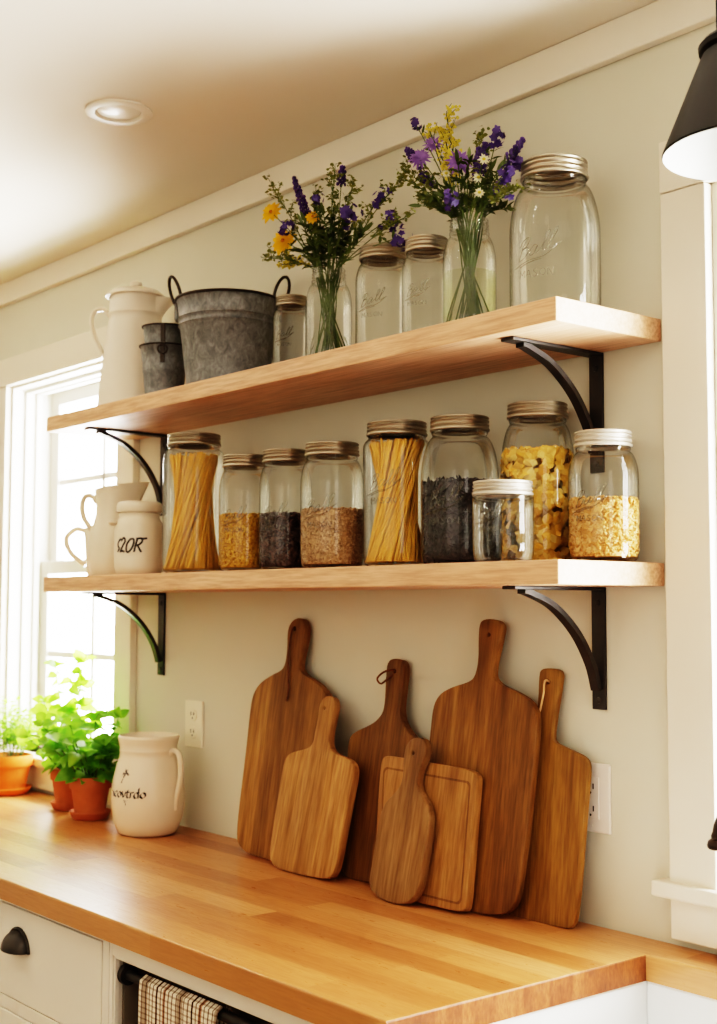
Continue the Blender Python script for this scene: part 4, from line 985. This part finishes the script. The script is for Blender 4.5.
# ------------------------------------------------------------------ cut flowers
TOCAM = Vector((.78, -.60, -.15))
def flower(kind, jar, tip, label, seed, group=None, size=1.0):
    jx, jy, jz, jh, jr, jn, sh = jar; rd = random.Random(seed)
    base = Vector((jx, jy, jz+.0006)); a = rd.uniform(0, 2*pi)
    tip = Vector(tip)
    tip.y = min(tip.y, -.03)
    dv = tip - Vector((jx, jy, jz+jh)); az = math.atan2(dv.y, dv.x)
    # stems cross inside the jar: foot opposite to the lean
    f_r = rd.uniform(.35, .85)*jr; foot = Vector((-f_r*cos(az+rd.uniform(-.9,.9)), -f_r*sin(az+rd.uniform(-.9,.9)), .012))
    nr = rd.uniform(.45, .98)*(jn-.005); aa = az+rd.uniform(-.6,.6)
    neck = Vector((nr*cos(aa), nr*sin(aa), jh-.01)); tp = tip-base
    foot.z = .012
    NAMES = {'spike':'lavender_spike','cluster':'violet_flower','daisy':'yellow_daisy','corn':'cornflower','sprig':'green_sprig','golden':'goldenrod_sprig','white':'white_daisy','leafy':'leafy_stem'}
    t = thing(NAMES[kind], label, 'flower' if kind not in ('sprig','leafy') else 'greenery', base, group=group)
    P = bez([foot, foot.lerp(neck,.55)+Vector((rd.gauss(0,.002), rd.gauss(0,.002), 0)), neck, neck.lerp(tp,.5)+Vector((0,0,.012)), tp], 6)
    for k in range(len(P)):     # keep inside the glass
        if P[k].z < jh*sh:
            q = math.hypot(P[k].x, P[k].y); lim = jr*.86
        elif P[k].z < jh+.004:
            q = math.hypot(P[k].x, P[k].y); u = (P[k].z-jh*sh)/(jh*(1-sh)); lim = (jr*.86)*(1-min(1,u*1.6)) + (jn-.0045)*min(1,u*1.6)
        else: continue
        if q > lim: P[k].x *= lim/q; P[k].y *= lim/q
    MB().tube(P, [.0014-.0006*k/len(P) for k in range(len(P))], 5).obj('stem', M['stem'], t)
    n0 = next(i for i, q in enumerate(P) if q.z > jh+.006) if P[-1].z > jh+.006 else len(P)-1
    up = (P[-1]-P[-4]).normalized(); tipv = P[-1]
    lv = MB(); bl = MB()
    def small_leaves(cnt, L, W, lo=0.0, hi=.85):
        for i in range(cnt):
            k = n0 + (len(P)-1-n0)*rd.uniform(lo, hi); c = P[min(len(P)-1, int(k))]
            d = Vector((rd.gauss(0,1), rd.gauss(0,1), rd.uniform(.2,1.4)))
            leaf(lv, c, d, (rd.gauss(0,.5), rd.gauss(0,.5), 1), L*rd.uniform(.6,1.2), W*rd.uniform(.7,1.2), .3, .2, 3)
    def petals(c, nrm, n, L, W, mat_b, lift, lay=1):
        nrm = Vector(nrm).normalized(); e1 = nrm.orthogonal().normalized(); e2 = nrm.cross(e1)
        for j in range(lay):
            for i in range(n):
                A = 2*pi*(i+.5*j)/n + rd.uniform(-.12,.12); d = e1*cos(A)+e2*sin(A)+nrm*(lift+.45*j)
                leaf(mat_b, c, d, nrm, L*rd.uniform(.85,1.1)*(1-.22*j), W, .2, .15, 3)
    if kind == 'spike':
        Lh = .075*size
        small_leaves(10, .022, .005)
        acc = 0
        for k in range(int(16*size)):
            u = k/(16*size); c = tipv - up*Lh*(u + (.02 if k % 2 else 0))
            if len(P) > 6: 
                pass
            R = (.0025+.0045*min(1, u*2.2))*rd.uniform(.7,1.25)
            for i in range(4):
                A = 2*pi*i/4 + k*.7; e1 = up.orthogonal().normalized(); e2 = up.cross(e1); d = e1*cos(A)+e2*sin(A)
                bl.blob(c + d*R, .0032*rd.uniform(.7,1.25), None, .0040, 5, 4)
        bl.obj('bloom', M['deepviolet'], t); lv.obj('foliage', M['leafd'], t)
    elif kind == 'cluster':
        small_leaves(9, .02, .006)
        for i in range(int(20*size)):
            c = tipv + Vector((rd.gauss(0,.008), rd.gauss(0,.008), rd.gauss(-.002,.0095)))*size
            d = (c-tipv).normalized()+TOCAM*.5; petals(c, d, 5, .0078, .0062, bl, .35)
        bl.obj('bloom', M['violet'], t); lv.obj('foliage', M['leafd'], t)
    elif kind == 'daisy':
        nr_ = (TOCAM*.8+up*.5); R = .026*size
        petals(tipv, nr_, 11, R, .013*size, bl, .12, 3); bl.obj('bloom', M['yellow'], t)
        MB().blob(tipv+nr_.normalized()*.003, .0042*size, None, .0035*size, 10, 6).obj('flower_eye', M['amber'], t)
        small_leaves(8, .022, .006); lv.obj('foliage', M['leafd'], t)
    elif kind == 'corn':
        nr_ = (TOCAM*.9+up*.5); R = .021*size
        petals(tipv, nr_, 15, R, .0055*size, bl, .15, 3); bl.obj('bloom', M['lilac'], t); small_leaves(8, .024, .005); lv.obj('foliage', M['leafd'], t)
        MB().blob(tipv - nr_.normalized()*.004, .005, .005, .006, 8, 5).obj('calyx', M['stem'], t)
    elif kind == 'white':
        nr_ = (TOCAM*.9+up*.4); petals(tipv, nr_, 10, .0088*size, .0042, bl, .1, 1); bl.obj('bloom', M['white'], t)
        MB().blob(tipv+nr_.normalized()*.0012, .0032, None, .0024, 8, 5).obj('flower_eye', M['paleyellow'], t); small_leaves(7, .018, .004); lv.obj('foliage', M['leafo'], t)
    elif kind in ('sprig', 'golden'):
        br = MB(); nb = 15
        for i in range(nb):
            k = int(n0 + (len(P)-1-n0)*(.35+.65*i/(nb-1))); k = min(k, len(P)-1); c = P[k]
            d = (up*1.0 + Vector((rd.gauss(0,.75), rd.gauss(0,.6), rd.uniform(-.1,.5)))).normalized(); L = rd.uniform(.016,.034)*(1 if i < nb-1 else .6)
            e = c + d*L
            br.tube([c, c.lerp(e,.5)+Vector((0,0,.002)), e], .0006, 4)
            for q in range(8):
                cc = c.lerp(e, rd.uniform(.25, 1.05)) + Vector((rd.gauss(0,.0028), rd.gauss(0,.0028), rd.gauss(0,.0028)))
                if kind == 'golden': bl.blob(cc, .0026*rd.uniform(.7,1.3), None, None, 5, 4)
                else: leaf(bl, cc, (rd.gauss(0,1), rd.gauss(0,1), rd.uniform(-.2,1)), (rd.gauss(0,1), rd.gauss(0,1), 1), rd.uniform(.006,.010), rd.uniform(.0045,.007), .2, .2, 3)
        br.obj('twig', M['stem'], t); bl.obj('bloom' if kind == 'golden' else 'foliage', M['paleyellow'] if kind == 'golden' else M['leafo'], t)
        if kind == 'golden': small_leaves(8, .02, .004, 0, .6); lv.obj('foliage', M['leafo'], t)
    else:
        small_leaves(26, .026, .0065, 0, 1); 
        leaf(lv, tipv, up, TOCAM, .026, .007, .2, .2, 4)
        lv.obj('foliage', M['leafd'], t)
    return t
F1 = U['f1']; F2 = U['f2']
YB = 'yellow and purple bouquet'; PB = 'purple bouquet'
L1 = [
 ('daisy', (-2.149,-.165,2.222), 'upper yellow daisy at the tub side of the ' + YB, .95),
 ('daisy', (-2.113,-.160,2.156), 'lower and largest orange yellow daisy of the ' + YB, 1.2),
 ('daisy', (-1.986,-.185,2.171), 'small yellow daisy in the middle of the ' + YB, .62),
 ('golden', (-2.140,-.145,2.117), 'pale yellow sprig drooping towards the galvanized tub', 1),
 ('spike', (-2.094,-.150,2.282), 'tallest purple lavender spike of the yellow and purple bouquet', 1.35),
 ('cluster', (-2.085,-.180,2.173), 'violet flower beside the lower orange yellow daisy', .8),
 ('cluster', (-1.959,-.195,2.199), 'small violet flower above the middle yellow daisy', .55),
 ('cluster', (-1.903,-.165,2.161), 'violet flower in the heart of the yellow and purple bouquet', 1.1),
 ('spike', (-1.957,-.135,2.272), 'short purple spike at the top middle of the ' + YB, .55),
 ('cluster', (-1.829,-.150,2.178), 'upper violet flower on the jar side of the ' + YB, .8),
 ('cluster', (-1.817,-.135,2.140), 'violet flower above the lidded jar beside the ' + YB, 1.1),
 ('cluster', (-1.750,-.165,2.086), 'lowest violet flower leaning over the lidded jar', 1.1),
 ('sprig', (-2.155,-.160,2.279), 'thin green sprig standing above the yellow daisies', .5),
 ('sprig', (-1.928,-.177,2.245), 'tall green sprig beside the top purple spike', 1),
 ('sprig', (-1.901,-.154,2.219), 'green sprig behind the violet heart of the bouquet', 1),
 ('sprig', (-1.784,-.152,2.190), 'arching green sprig reaching above the lidded jar', 1),
 ('sprig', (-1.715,-.180,2.114), 'lowest green sprig reaching over the lidded jars', 1),
 ('sprig', (-1.985,-.179,2.215), 'green sprig between lavender spike and middle daisy', 1),
 ('sprig', (-2.140,-.174,2.125), 'small leafed green sprig below the orange yellow daisy', 1),
]
for i, (k, tip, lb, sz) in enumerate(L1): flower(k, F1, tip, lb, 100+i, 'stems of the yellow and purple bouquet', sz)
rl = random.Random(77)
for i in range(20):
    a = i*2*pi/20; R = rl.uniform(.02,.115)
    flower('leafy', F1, (F1[0]+R*cos(a)*1.1, min(-.05, F1[1]+R*sin(a)*.8), F1[2]+F1[3]+rl.uniform(.05,.125)*(1-.35*R/.115)), 'narrow dark green leafy stem filling the yellow and purple bouquet', 140+i, 'leafy stems of the yellow and purple bouquet')
L2 = [
 ('corn', (-1.718,-.150,2.223), 'lilac cornflower at the tub side of the ' + PB, 1.1),
 ('corn', (-1.694,-.140,2.245), 'upper lilac cornflower of the ' + PB, .95),
 ('corn', (-1.600,-.165,2.182), 'large violet cornflower in the centre of the ' + PB, 1.35),
 ('spike', (-1.793,-.114,2.267), 'dark purple spike farthest out towards the tub in the ' + PB, .5),
 ('cluster', (-1.752,-.130,2.300), 'small dull purple flower at the top of the ' + PB, .5),
 ('cluster', (-1.730,-.125,2.198), 'violet flower below the lilac cornflowers', .95),
 ('cluster', (-1.604,-.183,2.114), 'lowest violet flower near the mouth of the water jar', .9),
 ('spike', (-1.555,-.150,2.205), 'purple spike next to the tallest one in the ' + PB, .75),
 ('cluster', (-1.562,-.114,2.228), 'violet flower near the top on the big jar side', .9),
 ('spike', (-1.481,-.136,2.195), 'dark purple spike reaching above the largest jar lid', .6),
 ('cluster', (-1.515,-.117,2.172), 'violet flower close beside the largest jar lid', .8),
 ('cluster', (-1.478,-.172,2.133), 'violet flower touching the air before the largest jar', .85),
 ('cluster', (-1.512,-.150,2.120), 'lower violet flower on the big jar side of the ' + PB, .9),
 ('spike', (-1.580,-.140,2.205), 'tall purple spike behind the centre cornflower', .8),
 ('golden', (-1.657,-.144,2.288), 'tallest yellow goldenrod sprig above the ' + PB, 1),
 ('golden', (-1.705,-.142,2.275), 'shorter yellow goldenrod sprig leaning towards the tub', 1),
 ('golden', (-1.655,-.150,2.25), 'yellow goldenrod sprig in the middle below the tallest', 1),
 ('white', (-1.524,-.184,2.163), 'uppermost white daisy of the ' + PB, 1.25),
 ('white', (-1.546,-.175,2.140), 'middle white daisy of the ' + PB, 1.2),
 ('white', (-1.544,-.175,2.114), 'lowest white daisy of the ' + PB, 1.1),
 ('white', (-1.645,-.155,2.176), 'white daisy on the tub side of the centre cornflower', 1),
 ('sprig', (-1.790,-.128,2.226), 'yellow green sprig reaching farthest from the water jar', 1),
 ('sprig', (-1.732,-.173,2.183), 'green sprig spreading below the lilac cornflowers', 1),
 ('sprig', (-1.735,-.125,2.155), 'lower green sprig spreading towards the lidded jars', 1),
 ('sprig', (-1.470,-.175,2.100), 'green sprig spreading towards the largest jar', 1),
 ('sprig', (-1.600,-.120,2.235), 'upright green sprig behind the centre cornflower', 1),
]
for i, (k, tip, lb, sz) in enumerate(L2): flower(k, F2, tip, lb, 200+i, 'stems of the purple bouquet', sz)
for i in range(14):
    a = i*2*pi/14; R = rl.uniform(.02,.095)
    flower('leafy', F2, (F2[0]+R*cos(a), min(-.05, F2[1]+R*sin(a)*.8), F2[2]+F2[3]+rl.uniform(.04,.11)*(1-.35*R/.095)), 'narrow green leafy stem filling the purple bouquet', 240+i, 'leafy stems of the purple bouquet')

# ------------------------------------------------------------------ camera, light, world
cam = bpy.data.cameras.new('camera'); co = bpy.data.objects.new('camera', cam); COL.objects.link(co)
yaw, pit, rol = 0.88335, 0.07139, 0.00248
co.location = (0, -1.7, 1.42816)
co.rotation_mode = 'QUATERNION'
fw = Vector((-sin(yaw)*cos(pit), cos(yaw)*cos(pit), sin(pit))); rt = Vector((cos(yaw), sin(yaw), 0)); upv = rt.cross(fw)
r2 = rt*cos(rol)+upv*sin(rol); u2 = upv*cos(rol)-rt*sin(rol)
co.rotation_quaternion = Matrix((r2, u2, -fw)).transposed().to_quaternion()
cam.sensor_fit = 'HORIZONTAL'; cam.sensor_width = 36; cam.lens = 1330.7*36/717; cam.clip_start = .05
cam.dof.use_dof = True; cam.dof.focus_distance = 2.15; cam.dof.aperture_fstop = 8.0
scn.camera = co

def area(name, loc, target, sx, sy, power, col, spread=None):
    l = bpy.data.lights.new(name, 'AREA'); l.shape = 'RECTANGLE'; l.size = sx; l.size_y = sy; l.energy = power; l.color = col
    if spread: l.spread = radians(spread)
    o = bpy.data.objects.new(name, l); COL.objects.link(o); o.location = loc
    o.rotation_euler = (Vector(target)-Vector(loc)).to_track_quat('-Z', 'Y').to_euler(); return o
for q in (W1, W2):
    o = area('window_portal', ((q[0]+q[1])/2, .17, (q[2]+q[3])/2), ((q[0]+q[1])/2, -1, (q[2]+q[3])/2), q[1]-q[0], q[3]-q[2], 1, (1,1,1)); o.data.cycles.is_portal = True
area('right_fill', (1.35, -1.5, 1.75), (-1.6, -.2, 1.5), .7, 1.3, 9, (1.0, .94, .86))  # added fill from the right; that wall has no window
area('room_fill', (-.6, -3.3, 2.2), (-2.0, 0, 1.3), 3.0, 1.5, 15, (1.0, .92, .84))  # added soft front fill from behind the camera, no fixture there
wd_ = bpy.data.worlds.new('sky'); scn.world = wd_; wd_.use_nodes = True
nt = wd_.node_tree; bg = nt.nodes['Background']     # bright hazy sky over pale ground, raised above the sky to light the ceiling
tc = nt.nodes.new('ShaderNodeTexCoord'); sp = nt.nodes.new('ShaderNodeSeparateXYZ'); rp = nt.nodes.new('ShaderNodeValToRGB')
mr = nt.nodes.new('ShaderNodeMapRange'); mr.inputs[1].default_value = -.4; mr.inputs[2].default_value = .4
nt.links.new(tc.outputs['Generated'], sp.inputs[0]); nt.links.new(sp.outputs[2], mr.inputs[0]); nt.links.new(mr.outputs[0], rp.inputs[0]); nt.links.new(rp.outputs[0], bg.inputs[0])
e = rp.color_ramp.elements; e[0].position = .3; e[0].color = (1.75,1.68,1.55,1); e[1].position = .75; e[1].color = (.74,.72,.68,1)
bg.inputs[1].default_value = 50
scn.cycles.transparent_max_bounces = 32; scn.cycles.max_bounces = 8; scn.cycles.diffuse_bounces = 4; scn.cycles.sample_clamp_indirect = 6.0
scn.cycles.caustics_reflective = False; scn.cycles.caustics_refractive = False
scn.view_settings.view_transform = 'Filmic'; scn.view_settings.look = 'Very High Contrast'; scn.view_settings.exposure = -0.07
